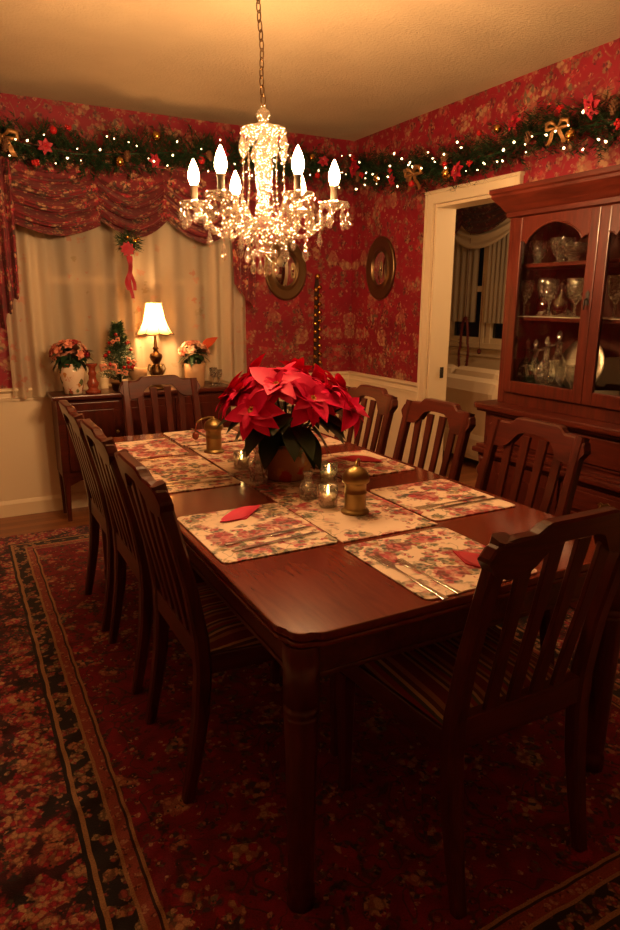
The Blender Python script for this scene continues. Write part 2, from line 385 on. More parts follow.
    def leaf(s, o, d, up, L, W, droop=.25, fold=.2, n=6, base=.12):
        o = V(o); d = V(d).normalized(); up = V(up); sd = d.cross(up).normalized(); up = sd.cross(d).normalized(); rows = []
        for i in range(n + 1):
            t = i / n; w = W / 2 * (sin(pi * t ** .75) ** .9 if 0 < t < 1 else 0) + (W * base * (1 - t) if t < .2 else 0)
            c = o + d * (L * t * (1 - .12 * droop * t)) - up * (L * droop * t * t); w = max(w, .0006)
            rows.append((s.vert(c - sd * w + up * w * fold), s.vert(c), s.vert(c + sd * w + up * w * fold)))
        for a, b in zip(rows, rows[1:]):
            s.face([a[0], a[1], b[1], b[0]], True); s.face([a[1], a[2], b[2], b[1]], True)
        return s
    def done(s, name, mats, parent=None, loc=None, normals=True):
        if normals: bmesh.ops.recalc_face_normals(s.bm, faces=s.bm.faces)
        me = bpy.data.meshes.new(name); s.bm.to_mesh(me); s.bm.free()
        for m in (mats if isinstance(mats, (list, tuple)) else [mats]): me.materials.append(M[m] if isinstance(m, str) else m)
        o = bpy.data.objects.new(name, me); COL.objects.link(o)
        if parent: o.parent = parent
        if loc: o.location = loc
        return o

def thing(name, label, cat, loc=(0, 0, 0), rz=0, group=None):
    o = bpy.data.objects.new(name, None); COL.objects.link(o); o.empty_display_size = .05
    o.location = loc; o.rotation_euler = (0, 0, rz); return tag(o, label, cat, group)
def tag(o, label, cat, group=None):
    o['label'] = label; o['category'] = cat
    if group: o['group'] = group
    return o
def struct(o): o['kind'] = 'structure'; return o
def kids(o): return [c for c in bpy.data.objects if c.parent == o]
def dup(root, loc, rz=None, label=None, group=None, scale=None):
    r = root.copy(); COL.objects.link(r); r.location = loc
    if rz is not None: r.rotation_euler = (0, 0, rz)
    if scale: r.scale = scale
    if label: r['label'] = label
    if group: r['group'] = group
    for ch in kids(root):
        c = ch.copy(); COL.objects.link(c); c.parent = r
        for g in kids(ch):
            d = g.copy(); COL.objects.link(d); d.parent = c
    return r
def part_copy(o, parent, loc, rot=None, sc=None):
    c = o.copy(); COL.objects.link(c); c.parent = parent; c.location = loc
    if rot is not None: c.rotation_euler = rot
    if sc: c.scale = sc
    return c

# ------------------------------------------------------------------ room
XR, YB, H, RAIL = 2.862, 4.654, 2.60, .856
X0, Y0 = -1.5, -1.3
struct(MB().box(X0 - .1, 3.0, Y0 - .1, YB + .14, -.06, 0).done('floor', 'floor'))
struct(MB().box(X0 - .1, 3.0, Y0 - .1, YB + .14, H, H + .06).done('ceiling', 'ceiling'))
WX0, WX1, WZ0, WZ1 = .52, 1.74, .98, 2.10
def wall(mb, boxes):
    for b in boxes:
        x0, x1, y0, y1, z0, z1 = b
        if z0 < RAIL - .03 < z1:
            mb.mi = 1; mb.box(x0, x1, y0, y1, z0, RAIL - .03); mb.mi = 0; mb.box(x0, x1, y0, y1, RAIL - .03, z1)
        else:
            mb.mi = 1 if z1 <= RAIL else 0; mb.box(*b)
    return mb
w = wall(MB(), [(X0, WX0, YB, YB + .14, 0, H), (WX1, XR, YB, YB + .14, 0, H), (WX0, WX1, YB, YB + .14, 0, WZ0), (WX0, WX1, YB, YB + .14, WZ1, H)])
struct(w.done('wall_back', ['wallpaper', 'cream']))
DY0, DY1, DZ = 2.922, 3.632, 2.028
w = wall(MB(), [(XR, 3.0, DY1, YB + .14, 0, H), (XR, 3.0, Y0, DY0, 0, H), (XR, 3.0, DY0, DY1, DZ, H)])
struct(w.done('wall_right', ['wallpaper', 'cream']))
struct(wall(MB(), [(X0 - .1, X0, Y0, YB + .14, 0, H)]).done('wall_left', ['wallpaper', 'cream']))
struct(wall(MB(), [(X0 - .1, 3.0, Y0 - .1, Y0, 0, H)]).done('wall_front', ['wallpaper', 'cream']))
# chair rail moulding profile (offset from wall, z)
RP = [(0, .775), (.010, .775), (.010, .790), (.016, .796), (.012, .806), (.012, .826), (.022, .834), (.030, .842), (.030, .854), (.020, .858), (0, .858)]
struct(MB().prism([(YB - a, z) for a, z in RP], X0, XR, 'x').done('trim_1', 'cream'))
struct(MB().prism([(XR - a, z) for a, z in RP], DY1 + .070, YB - .002, 'y').done('trim_2', 'cream'))
struct(MB().prism([(XR - a, z) for a, z in RP], Y0, DY0 - .052, 'y').done('trim_3', 'cream'))
BP = [(0, 0), (.016, 0), (.016, .085), (.010, .100), (.006, .108), (0, .108)]
struct(MB().prism([(YB - a, z) for a, z in BP], X0, XR, 'x').done('baseboard_back', 'cream'))
b = MB().prism([(XR - a, z) for a, z in BP], DY1 + .070, YB - .018, 'y'); b.prism([(XR - a, z) for a, z in BP], Y0, DY0 - .052, 'y')
struct(b.done('baseboard_right', 'cream'))
# doorway casing and jambs
d = MB()
for y0, y1 in ((DY1, DY1 + .070), (DY0 - .052, DY0)):
    d.box(XR - .022, XR, y0, y1, 0, DZ + .07, .004)
    o_ = DY1 + .052 if y0 == DY1 else DY0 - .052
    d.box(XR - .032, XR - .022, o_, o_ + .018, 0, DZ + .07, .003)
d.box(XR - .022, XR, DY0, DY1, DZ, DZ + .07, .004)
d.box(XR - .034, XR, DY0 - .058, DY1 + .076, DZ + .062, DZ + .082, .004)
d.box(XR, 3.02, DY1 - .02, DY1 - .001, 0, DZ, 0); d.box(XR, 3.02, DY0 + .001, DY0 + .02, 0, DZ, 0); d.box(XR, 3.02, DY0 + .02, DY1 - .02, DZ - .02, DZ - .001, 0)
door = struct(d.done('door_1', 'cream'))
MB().box(2.955, 2.985, DY1 - .024, DY1 - .0195, .90, .975, .002).box(2.952, 2.962, DY1 - .034, DY1 - .022, .915, .96, .002).done('latch_plate', 'dark', door)
# window behind the sheers
wf = MB()
for x0, x1 in ((WX0, WX0 + .05), (WX1 - .05, WX1), (1.105, 1.155)): wf.box(x0, x1, YB + .02, YB + .09, WZ0, WZ1, .004)
for z0, z1 in ((WZ0, WZ0 + .05), (WZ1 - .05, WZ1), (1.52, 1.565)): wf.box(WX0 + .05, WX1 - .05, YB + .025, YB + .085, z0, z1, .004)
wf.box(WX0 - .06, WX1 + .06, YB - .012, YB, WZ0 - .09, WZ0 - .01, .003)
wf.box(WX0 - .07, WX0, YB - .012, YB, WZ0 - .01, WZ1 + .07, .003); wf.box(WX1, WX1 + .07, YB - .012, YB, WZ0 - .01, WZ1 + .07, .003); wf.box(WX0, WX1, YB - .012, YB, WZ1, WZ1 + .07, .003)
win = struct(wf.done('window_1', 'cream'))
MB().box(WX0 + .04, WX1 - .04, YB + .05, YB + .056, WZ0 + .04, WZ1 - .04).done('window_pane', 'night', win)

# ------------------------------------------------------------------ rug
tag(MB().box(-.62, 2.44, .02, 4.205, .001, .012, .004).done('area_rug', 'rug'), 'red oriental area rug with dark floral border under the dining table', 'rug')

# ------------------------------------------------------------------ dining table
TX0, TX1, TY0, TY1, TZ = .54, 1.66, 1.085, 3.33, .744
tcx, tcy = (TX0 + TX1) / 2, (TY0 + TY1) / 2
tb = thing('dining_table', 'long polished mahogany dining table set with floral placemats', 'table', (tcx, tcy, .012))
def table_outline(hx, hy):
    # shaped corners: little shoulders then a convex round, walked counter-clockwise
    q = [(0, -.085), (-.003, -.072), (-.012, -.062), (-.013, -.052), (-.014, -.040), (-.019, -.028), (-.028, -.019), (-.040, -.014), (-.052, -.013), (-.062, -.012), (-.072, -.003), (-.085, 0)]
    pts = [(hx + a, hy + b) for a, b in q]
    pts += [(-hx - a, hy + b) for a, b in q[::-1]]; pts += [(-hx - a, -hy - b) for a, b in q]; pts += [(hx + a, -hy - b) for a, b in q[::-1]]
    return pts
hx, hy = (TX1 - TX0) / 2, (TY1 - TY0) / 2; tz = TZ - .012
t = MB(); t.prism(table_outline(hx, hy), tz - .018, tz, bev=.004); t.prism(table_outline(hx - .007, hy - .007), tz - .024, tz - .018); t.prism(table_outline(hx - .002, hy - .002), tz - .036, tz - .024, bev=.004)
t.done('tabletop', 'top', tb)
t = MB(); ax, ay = hx - .045, hy - .045
for x in (-ax, ax): t.box(x - .011, x + .011, -ay, ay, tz - .125, tz - .036)
for y in (-ay, ay): t.box(-ax, ax, y - .011, y + .011, tz - .125, tz - .036)
for x in (-ax, ax): t.box(x - .015, x + .015, -ay, ay, tz - .125, tz - .112, .003)
for y in (-ay, ay): t.box(-ax, ax, y - .015, y + .015, tz - .125, tz - .112, .003)
t.done('apron', 'wy', tb)
lp = [(.034, 0), (.034, .05), (.028, .062), (.031, .07), (.033, .2), (.036, .40), (.040, .515), (.040, .518), (.036, .522), (.041, .527), (.041, .540), (.036, .545), (.041, .550), (.041, .60), (.042, tz - .036)]
for i, (sx, sy) in enumerate(((-1, -1), (1, -1), (-1, 1), (1, 1))):
    l = MB(); l.lathe(lp[:1] + lp[1:], 24, (sx * (hx - .05), sy * (hy - .05), 0), flute=.05, fl_n=8)
    l.done('leg', 'wz', tb)
t = MB(); t.box(-.006, .006, -.0005, .0005, 0, .0005) if False else t.bm.free()

# ------------------------------------------------------------------ chairs
def post_y(z):  # y of the back post centre line by height
    k = [(0, -.262), (.12, -.238), (.26, -.214), (.40, -.203), (.50, -.206), (.65, -.228), (.80, -.262), (.98, -.308)]
    for (a, b), (c, d_) in zip(k, k[1:]):
        if z <= c: u = (z - a) / (c - a); return b + (d_ - b) * u
    return k[-1][1]
def interp(tbl, x):
    for (a, b), (c, d_) in zip(tbl, tbl[1:]):
        if x <= c:
            u = (x - a) / (c - a); return b + (d_ - b) * u
    return tbl[-1][1]
def make_chair(label):
    c = thing('dining_chair', label, 'chair', group='mahogany dining chairs around the table')
    # upholstered drop-in seat
    def seat(u, v):
        y = -.20 + .44 * v; hw = .208 + .040 * v; x = (u * 2 - 1) * hw
        e = min(1, 4.2 * min(u, 1 - u)) * min(1, 4.2 * min(v, 1 - v)); return (x, y, .452 + .030 * sin(e * pi / 2))
    s_ = MB(); s_.grid(seat, 14, 14); s_.box(-.20, .20, -.195, .235, .43, .452); s_.done('seat', 'stripe', c)
    f = MB()
    f.prism([(-.218, -.20), (.218, -.20), (.256, .25), (-.256, .25)], .392, .452, bev=.004)
    f.done('seat_frame', 'wy', c)
    for sx in (-1, 1):
        zs = [0, .06, .13, .20, .27, .34, .40, .45, .50, .58, .66, .74, .82, .90, .955]
        p = [(sx * (.206 - (.006 * (z - .45) / .5 if z > .45 else 0)), post_y(z), z) for z in zs]
        wd = [.034, .036, .040, .043, .046, .048, .048, .048, .046, .043, .041, .040, .040, .041, .041]
        MB().bar(p, wd, [w_ * .92 for w_ in wd], bev=.35).done('back_post', 'wz', c)
        p = [(sx * .230, .222, .39), (sx * .232, .224, .33), (sx * .231, .222, .2), (sx * .229, .222, .05), (sx * .229, .222, 0)]
        MB().bar(p, [.05, .046, .038, .030, .032], [.05, .046, .038, .030, .032], bev=.3).done('front_leg', 'wz', c)
    top = [(0, .979), (.095, .979), (.112, .972), (.123, .958), (.14, .956), (.175, .956), (.205, .951), (.222, .944), (.232, .930), (.236, .915)]
    bot = [(0, .930), (.055, .928), (.08, .918), (.095, .900), (.112, .876), (.135, .862), (.175, .860), (.195, .864), (.214, .874), (.227, .892), (.236, .905)]
    cr = MB(); N = 48; rows = []
    for i in range(N + 1):
        x = -.236 + .472 * i / N; a = abs(x); zt, zb = interp(top, a), interp(bot, a)
        off = -.012 * (1 - (a / .236) ** 2); th = .018
        row = []
        for z, dy in ((zb, th), (zt - .006, th), (zt, th - .006), (zt, -th + .006), (zt - .006, -th), (zb, -th)):
            row.append(cr.vert((x, post_y(z) + off + dy, z)))
        rows.append(row)
    for a_, b_ in zip(rows, rows[1:]):
        for k in range(6): cr.face([a_[k], b_[k], b_[(k + 1) % 6], a_[(k + 1) % 6]], False)
    cr.face(rows[0]); cr.face(rows[-1][::-1])
    cr.done('crest_rail', 'wx', c)
    MB().bar([(-.20, post_y(.46), .455), (.20, post_y(.46), .455)], .03, .075, (0, 1, 0), .15).done('back_rail', 'wx', c)
    for x in (-.120, -.041, .041, .120):
        p = []
        for k in range(9):
            z = .48 + (.915 - .48) * k / 8; p.append((x * (.90 + .12 * k / 8), post_y(z) - .004 - .010 * sin(pi * k / 8), z))
        MB().bar(p, [.038, .037, .036, .034, .034, .035, .037, .039, .042], .013, bev=.3).done('slat', 'wz', c)
    return c
ch = make_chair('mahogany chair at near end of table, its back towards the camera'); ch.location = (1.112, 1.195, .012)
dup(ch, (.715, 1.79, .012), -pi / 2, 'nearest of the three mahogany chairs along left side of the table')
dup(ch, (.715, 2.40, .012), -pi / 2, 'middle of the three mahogany chairs along left side of the table')
dup(ch, (.71, 2.935, .012), -pi / 2, 'farthest of the three mahogany chairs on left side, before the sideboard')
dup(ch, (1.565, 1.705, .012), pi / 2, 'mahogany chair on right side of table, standing before the china cabinet')
dup(ch, (1.56, 2.27, .012), pi / 2, 'mahogany chair on right side of table, standing in front of the doorway')
dup(ch, (1.56, 2.82, .012), pi / 2, 'mahogany chair on right side of table, half hidden behind the poinsettia')
dup(ch, (1.03, 3.475, .012), pi, 'mahogany chair at far end of table, in front of the sideboard lamp')

# ------------------------------------------------------------------ placemats, runner, flatware, napkins
G = 'floral placemats on the table'
def mat_at(x0, x1, y0, y1, label):
    hx, hy = (x1 - x0) / 2, (y1 - y0) / 2; r = .02
    pts = []
    for cx, cy, a0 in ((hx - r, hy - r, 0), (-hx + r, hy - r, 90), (-hx + r, -hy + r, 180), (hx - r, -hy + r, 270)):
        for k in range(5): a = radians(a0 + 22.5 * k); pts.append((cx + r * cos(a), cy + r * sin(a)))
    o = MB().prism(pts, 0, .004, bev=.001).done('placemat', 'mat', loc=((x0 + x1) / 2, (y0 + y1) / 2, TZ + .0005)); return tag(o, label, 'placemat', G)
mat_at(.56, .915, 1.52, 1.945, 'floral placemat nearest on left side, with a coral napkin on it')
mat_at(.57, .905, 2.225, 2.735, 'floral placemat in middle of the left side of table')
mat_at(.58, .885, 2.80, 3.17, 'farthest floral placemat on left side of table')
mat_at(.897, 1.262, 1.10, 1.485, 'floral placemat at near end of table, under two forks')
mat_at(1.275, 1.625, 1.54, 1.93, 'nearest floral placemat on right side, before the cabinet side chair')
mat_at(1.275, 1.625, 2.10, 2.50, 'floral placemat in middle of right side, behind near brass mill')
mat_at(1.275, 1.625, 2.66, 3.08, 'farthest floral placemat on right side, behind the poinsettia')
mat_at(.905, 1.26, 2.965, 3.31, 'floral placemat at far end of table, before the far chair')
o = MB().box(-.172, .172, -.71, .71, 0, .003, .001).done('table_runner', 'runner', loc=(1.092, 2.225, TZ + .0005)); tag(o, 'floral cream runner down the middle of table under the poinsettia', 'runner')

def make_fork():
    f = MB()
    f.prism([(-.0045, -.02), (.0045, -.02), (.003, .05), (.0025, .085), (.009, .105), (.011, .125), (-.011, .125), (-.009, .105), (-.0025, .085), (-.003, .05)], 0, .0022, bev=.0006)
    f.prism([(-.0065, -.075), (.0065, -.075), (.0045, -.02), (-.0045, -.02)], 0, .0028, bev=.0006)
    for k in range(4): x = -.0095 + .0063 * k; f.box(x - .0014, x + .0014, .124, .165, .0002, .0018)
    return f
def make_knife():
    f = MB(); f.prism([(-.006, -.10), (.006, -.10), (.005, .0), (.0085, .004), (.009, .085), (.004, .115), (-.004, .10), (-.005, 0)], 0, .0024, bev=.0006); return f
MZ = TZ + .005
fk = tag(make_fork().done('fork', 'steel', loc=(.938, 1.175, MZ)), 'left dinner fork on the near end placemat, handle towards the camera', 'fork', 'flatware on the placemats'); fk.scale = (1.25, 1.25, 1.3); fk.rotation_euler.z = .0
o = fk.copy(); COL.objects.link(o); o.location = (.984, 1.165, MZ); o.scale = (1.05, 1, 1.3); o.rotation_euler.z = .03; o['label'] = 'shorter right fork on near end placemat, beside the dinner fork'
kn = tag(make_knife().done('knife', 'steel', loc=(.745, 1.655, MZ)), 'upper table knife lying across nearest left placemat below coral napkin', 'knife', 'flatware on the placemats'); kn.rotation_euler.z = -pi / 2 + .1; kn.scale = (1.2, 1.35, 1.5)
def kcopy(src, loc, rz, lab, sc=None):
    o = src.copy(); COL.objects.link(o); o.location = loc; o.rotation_euler.z = rz; o['label'] = lab
    if sc: o.scale = sc
    return o
kcopy(kn, (.745, 1.60, MZ), -pi / 2 + .1, 'lower table knife along front edge of nearest left placemat')
kcopy(kn, (.74, 2.30, MZ), -pi / 2 + .02, 'table knife on the middle left placemat')
kcopy(fk, (.74, 2.345, MZ), -pi / 2 + .02, 'fork beside the knife on the middle left placemat')
kcopy(fk, (1.50, 1.665, MZ), pi / 2, 'fork on nearest right placemat, pointing to the runner')
kcopy(kn, (1.50, 1.63, MZ), pi / 2, 'knife along front edge of nearest right placemat')
kcopy(kn, (1.07, 3.20, MZ), pi, 'table knife on the far end placemat', None)
def napkin(loc, rz, label, mat, sc=1):
    f = MB()
    f.prism([(-.095, -.03), (-.01, -.05), (.10, .045), (.01, .05)], 0, .004, bev=.001)
    def top(u, v):
        x = -.085 + .17 * u; h_ = .05 * sin(pi * min(1, .1 + .85 * u)); y = -.03 + .06 * u + (v - .5) * h_ * 1.5; return (x, y, .004 + .014 * sin(pi * u) * sin(pi * v) ** .7 + .002)
    f.grid(top, 10, 6); o = f.done('napkin', mat, loc=loc); o.rotation_euler.z = rz; o.scale = (sc, sc, 1); return tag(o, label, 'napkin', 'folded napkins on the placemats')
napkin((.755, 1.875, MZ), .15, 'folded coral red napkin on the nearest left placemat', 'napkin')
napkin((1.165, 1.20, MZ), 1.3, 'dark red napkin on near end placemat, seen through chair back', 'redcloth')
napkin((1.50, 2.33, MZ), 1.9, 'red napkin on the middle right placemat behind brass mill', 'redcloth')

# ------------------------------------------------------------------ poinsettia
pz = thing('potted_poinsettia', 'large red poinsettia in painted terracotta pot at centre of table', 'potted plant', (1.092, 2.235, TZ + .004))
MB().lathe([(.080, 0), (.090, .004), (.096, .03), (.102, .08), (.102, .115), (.108, .12), (.110, .14), (.102, .145), (.094, .14), (.090, .11)], 28).done('pot', 'pot', pz)
MB().lathe([(.001, .118), (.0925, .118), (.0925, .124), (.001, .126)], 20).done('soil', 'dark', pz)
st = MB()
heads = [(0, 0, .40, 0, 0), (.12, -.09, .36, .45, -.6), (-.10, -.13, .35, .5, -2.2), (-.20, .0, .335, .7, 3.1), (.23, -.02, .33, .75, -.1), (-.09, .15, .365, .5, 2.1), (.12, .14, .37, .5, .8), (.02, -.19, .31, .75, -1.5), (-.20, -.14, .29, .9, -2.55), (.19, -.15, .295, .9, -.7), (.22, .14, .31, .8, .55), (-.19, .14, .31, .8, 2.5), (.0, .2, .32, .8, 1.57)]
for x, y, z, tl, az in heads: st.tube([(x * .12, y * .12, .12), (x * .45, y * .45, .22), (x * .95, y * .95, z - .01)], [.006, .005, .004], 6)
st.done('stem', 'leaf', pz)
rnd = random.Random(3)
heads = [(x * .92 + rnd.uniform(-.015, .015), y * .92 + rnd.uniform(-.015, .015), z + rnd.uniform(-.018, .022), tl * rnd.uniform(.85, 1.25), az) for x, y, z, tl, az in heads]
for x, y, z, tl, az in heads:
    h = MB(); n = V((sin(tl) * cos(az), sin(tl) * sin(az), cos(tl))); q = n.to_track_quat('Z', 'Y')
    for ring, (cnt, L, W, el) in enumerate(((7, .128, .074, .0), (6, .10, .058, .35), (5, .062, .034, .7))):
        for k in range(cnt):
            a = 2 * pi * k / cnt + ring * .5 + rnd.uniform(-.25, .25); e = el + rnd.uniform(-.35, .25); s2 = rnd.uniform(.75, 1.2)
            d_ = q @ V((cos(a) * cos(e), sin(a) * cos(e), sin(e)))
            h.leaf(V((x, y, z)) + n * .004 * ring, d_, n, L * s2, W * s2, rnd.uniform(.05, .55), rnd.uniform(.1, .5), 6)
    h.mi = 1
    for k in range(6): a = k * pi / 3; h.ball(V((x, y, z)) + n * .014 + q @ V((cos(a) * .009, sin(a) * .009, 0)), .0055, 6, 4)
    h.done('flower_head', ['red_bract', 'cyathia'], pz, normals=False)
for k in range(36):
    a = 2 * pi * k / 36 * 2 + rnd.uniform(-.15, .15); lvl = k % 3
    z = (.27, .23, .19)[lvl] + rnd.uniform(-.015, .015); r0 = (.12, .11, .09)[lvl]; e = (-.05, -.35, -.6)[lvl] + rnd.uniform(-.15, .15)
    l = MB(); d_ = V((cos(a) * cos(e), sin(a) * cos(e), sin(e)))
    l.leaf((cos(a) * r0, sin(a) * r0, z), d_, V((0, 0, 1)), rnd.uniform(.13, .175), rnd.uniform(.07, .095), .35, .15, 6)
    l.tube([(cos(a) * .02, sin(a) * .02, z - .05), (cos(a) * r0, sin(a) * r0, z)], .0022, 5)
    l.done('leaf', 'leaf', pz, normals=False)

# ------------------------------------------------------------------ brass mills, votives, glass bottles on the table
def make_mill(loc, rz, label):
    t_ = thing('brass_mill', label, 'pepper mill', loc, rz, 'brass crank mills on the runner')
    MB().lathe([(.046, 0), (.047, .004), (.044, .009), (.036, .012), (.035, .016), (.035, .062), (.037, .064), (.037, .069), (.035, .071), (.035, .098), (.038, .100)], 26).done('body', 'brass', t_)
    MB().lathe([(.040, .100), (.044, .104), (.045, .112), (.043, .124), (.036, .137), (.024, .147), (.012, .152), (.006, .154), (.006, .162), (.001, .163)], 26).done('dome_cap', 'brass', t_)
    cr = MB().tube([(0, 0, .158), (.03, 0, .164), (.075, 0, .160), (.105, 0, .148)], [.005, .004, .004, .004], 8).done('crank_arm', 'brass', t_)
    MB().tube([(.105, 0, .148), (.110, 0, .125), (.112, 0, .105)], [.003, .003, .003], 6).ball((.113, 0, .092), .015, 10, 8, (1, 1, 1.2)).done('crank_knob', 'copper', cr)
    return t_
m1 = make_mill((1.098, 1.735, TZ + .004), .9, 'brass crank mill on near part of runner, beside a lit votive')
dup(m1, (.992, 2.775, TZ + .004), 3.6, 'brass crank mill on far part of runner, left of the poinsettia', None, )
def make_votive(loc, label):
    t_ = thing('votive_candle', label, 'candle', loc, 0, 'lit glass votives around the poinsettia')
    MB().lathe([(.001, .0), (.030, 0), (.032, .004), (.034, .04), (.034, .072), (.032, .072), (.031, .04), (.029, .008), (.001, .008)], 18, cap=False).done('glass_cup', 'glass', t_)
    MB().lathe([(.001, .009), (.027, .009), (.028, .042), (.001, .040)], 14).done('wax', 'wax', t_)
    MB().lathe([(.0008, .040), (.004, .046), (.0055, .053), (.003, .064), (.0006, .074)], 8).done('flame', 'flame', t_); return t_
v1 = make_votive((1.05, 1.83, TZ + .004), 'lit glass votive beside the near brass mill')
dup(v1, (1.195, 2.08, TZ + .004), None, 'lit glass votive right of poinsettia pot, behind the near brass mill')
dup(v1, (.985, 2.43, TZ + .004), None, 'lit glass votive left of poinsettia pot, beside the far brass mill')
def make_shaker(loc, label, h=1):
    return tag(MB().lathe([(.001, 0), (.030, 0), (.034, .008), (.034, .05), (.030, .062), (.020, .080), (.014, .09), (.014, .105), (.019, .108), (.017, .118), (.001, .120), (.001, .117), (.012, .1), (.012, .088), (.027, .06), (.031, .045), (.031, .01), (.001, .006)], 8, smooth=False, cap=False).done('cruet', 'glass', loc=loc), label, 'cruet', 'cut glass cruets on the runner')
s1 = make_shaker((.962, 2.205, TZ + .004), 'faceted glass cruet standing before the poinsettia pot'); s1.scale = (1.1, 1.1, 1.15)
s2 = s1.copy(); COL.objects.link(s2); s2.location = (1.035, 1.945, TZ + .004); s2.scale = (1, 1, .8); s2['label'] = 'shorter faceted glass cruet behind the near lit votive'

# ------------------------------------------------------------------ chandelier
CX, CY = 1.063, 2.35
cz = thing('crystal_chandelier', 'six light crystal chandelier hanging on a chain over the table', 'chandelier', (CX, CY, 0))
# chain from the ceiling, each link a part
lk = MB().tube([(.0085 * cos(a) , 0, .019 * sin(a) + .000) for a in [2 * pi * k / 14 for k in range(14)]], .0022, 6, closed=True)
link0 = lk.done('chain_link', 'bronze', cz); NL = 17
for k in range(NL):
    z = 2.107 + .0288 * k; x = -.018 * k / NL - .003 * sin(k * .8); y = 0
    if k == 0: link0.location = (x, y, z); continue
    part_copy(link0, cz, (x, y, z), (0, 0, (k % 2) * pi / 2 + .3))
MB().lathe([(.001, 2.575), (.03, 2.575), (.05, 2.588), (.055, 2.60), (.001, 2.60)], 20, (-.018, 0, 0)).done('ceiling_rose', 'bronze', cz)
col_prof = [(.004, 2.092), (.010, 2.088), (.008, 2.08), (.022, 2.072), (.027, 2.06), (.022, 2.045), (.014, 2.038), (.026, 2.03), (.020, 2.022), (.016, 2.016), (.020, 2.008)]
MB().lathe(col_prof[::-1], 16, smooth=False).done('finial', 'crystal', cz)
MB().lathe([(.015, 1.985), (.055, 1.992), (.076, 2.0), (.084, 2.010), (.082, 2.014), (.060, 2.008), (.02, 2.004)], 24, flute=.06, fl_n=12).done('top_dish', 'crystal', cz)
MB().lathe([(.018, 1.715), (.030, 1.725), (.034, 1.745), (.022, 1.760), (.019, 1.775), (.024, 1.80), (.030, 1.85), (.034, 1.89), (.027, 1.915), (.022, 1.925), (.030, 1.935), (.033, 1.955), (.022, 1.975), (.016, 1.988)], 12, smooth=False).done('column', 'crystal', cz)
MB().lathe([(.020, 1.655), (.055, 1.660), (.070, 1.672), (.074, 1.688), (.070, 1.702), (.045, 1.712), (.02, 1.716)], 24, flute=.08, fl_n=12).done('hub', 'crystal', cz)
MB().lathe([(.012, 1.575), (.046, 1.577), (.052, 1.585), (.046, 1.597), (.030, 1.607), (.034, 1.620), (.026, 1.632), (.015, 1.640), (.015, 1.656)], 16, smooth=False).done('bottom_bowl', 'crystal', cz)
# one cut-glass drop, reused
def drop_mesh(L, r):
    m = MB(); m.lathe([(.0004, 0), (.0055, -.006), (.0004, -.012)], 6, smooth=False, cap=False)
    m.lathe([(.0004, -.012), (r * .55, -.012 - L * .3), (r, -.012 - L * .68), (r * .6, -.012 - L * .9), (.0004, -.012 - L)], 6, smooth=False, cap=False); return m
drop = drop_mesh(.045, .0095).done('crystal_drop', 'crystal', cz); first = [True]
def hang(x, y, z, s=1):
    rot = (0, 0, random.random() * 3)
    if first[0]: drop.location = (x, y, z); drop.scale = (s, s, s); first[0] = False
    else: part_copy(drop, cz, (x, y, z), rot, (s, s, s))
A0 = -radians(28.2); RAD = .256
arm_me = None; bulb0 = None
for k in range(6):
    a = A0 + k * pi / 3; ca, sa = cos(a), sin(a)
    P = lambda r, z: (ca * r, sa * r, z)
    pts = []
    for u in [i / 16 for i in range(17)]:
        r = .05 + (RAD - .05) * u; z = 1.688 - .040 * sin(pi * min(1, u * 1.25)) + (.052 * ((u - .55) / .45) ** 2 if u > .55 else 0)
        if u < .25: z += .012 * sin(pi * u / .25)
        pts.append(P(r, z))
    m = MB(); m.tube(pts, [.0085 + .0015 * cos(i * 2.2) for i in range(17)], 8, smooth=False)
    ep = pts[-1]
    arm = m.done('arm', 'crystal', cz)
    MB().lathe([(.010, 0), (.030, .006), (.050, .016), (.058, .024), (.056, .028), (.03, .014), (.012, .010)], 20, ep, flute=.07, fl_n=10).done('bobeche', 'crystal', cz)
    MB().lathe([(.014, .008), (.016, .016), (.0125, .022), (.0125, .080), (.0165, .082), (.0165, .0845), (.001, .0845)], 14, ep).done('candle_sleeve', 'candle', cz)  # wider rim at the top is added to shade the sleeve from its bulb
    MB().lathe([(.009, .084), (.014, .091), (.0195, .106), (.0205, .118), (.0175, .135), (.011, .152), (.005, .166), (.0005, .174)], 14, ep).done('bulb', 'bulb', cz)
    for j in range(7):
        b_ = 2 * pi * j / 7 + .3; hang(ep[0] + cos(b_) * .052, ep[1] + sin(b_) * .052, ep[2] + .020, 1.1 if j % 2 else 1.55)
    hang(pts[8][0], pts[8][1], pts[8][2] - .006, 1.5); hang(pts[12][0], pts[12][1], pts[12][2] - .006, 1.3)
    # bead swag from top dish to arm
    s_ = MB(); thr = []
    for i in range(19):
        u = i / 18; r = .078 + (.205 - .078) * u; z = 2.0 - (.335) * u ** .62 - .045 * sin(pi * u)
        r = .078 + .105 * u ** 1.6 - .02 * sin(pi * u)
        aa = a + .22 * (1 - u) * (1 if k % 2 else -1); s_.lathe([(.0004, -.006), (.006, 0), (.0004, .006)], 6, (cos(aa) * r, sin(aa) * r, z), smooth=False, cap=False); thr.append((cos(aa) * r, sin(aa) * r, z))
    s_.tube(thr, .0012, 4); s_.done('bead_swag', 'crystal', cz)
    # cut spear rising between arms
    a2 = a + pi / 6; MB().tube([(cos(a2) * .04, sin(a2) * .04, 1.70), (cos(a2) * .075, sin(a2) * .075, 1.735), (cos(a2) * .098, sin(a2) * .098, 1.80)], [.004, .008, .001], 6, smooth=False).done('crystal_spear', 'crystal', cz)
for j in range(12): b_ = 2 * pi * j / 12; hang(cos(b_) * .080, sin(b_) * .080, 2.006, 1.15 if j % 3 else 1.7)
for j in range(12): b_ = 2 * pi * j / 12 + .2; hang(cos(b_) * .070, sin(b_) * .070, 1.675, 1.0)
for j in range(8): b_ = 2 * pi * j / 8; hang(cos(b_) * .046, sin(b_) * .046, 1.582, 1.25)
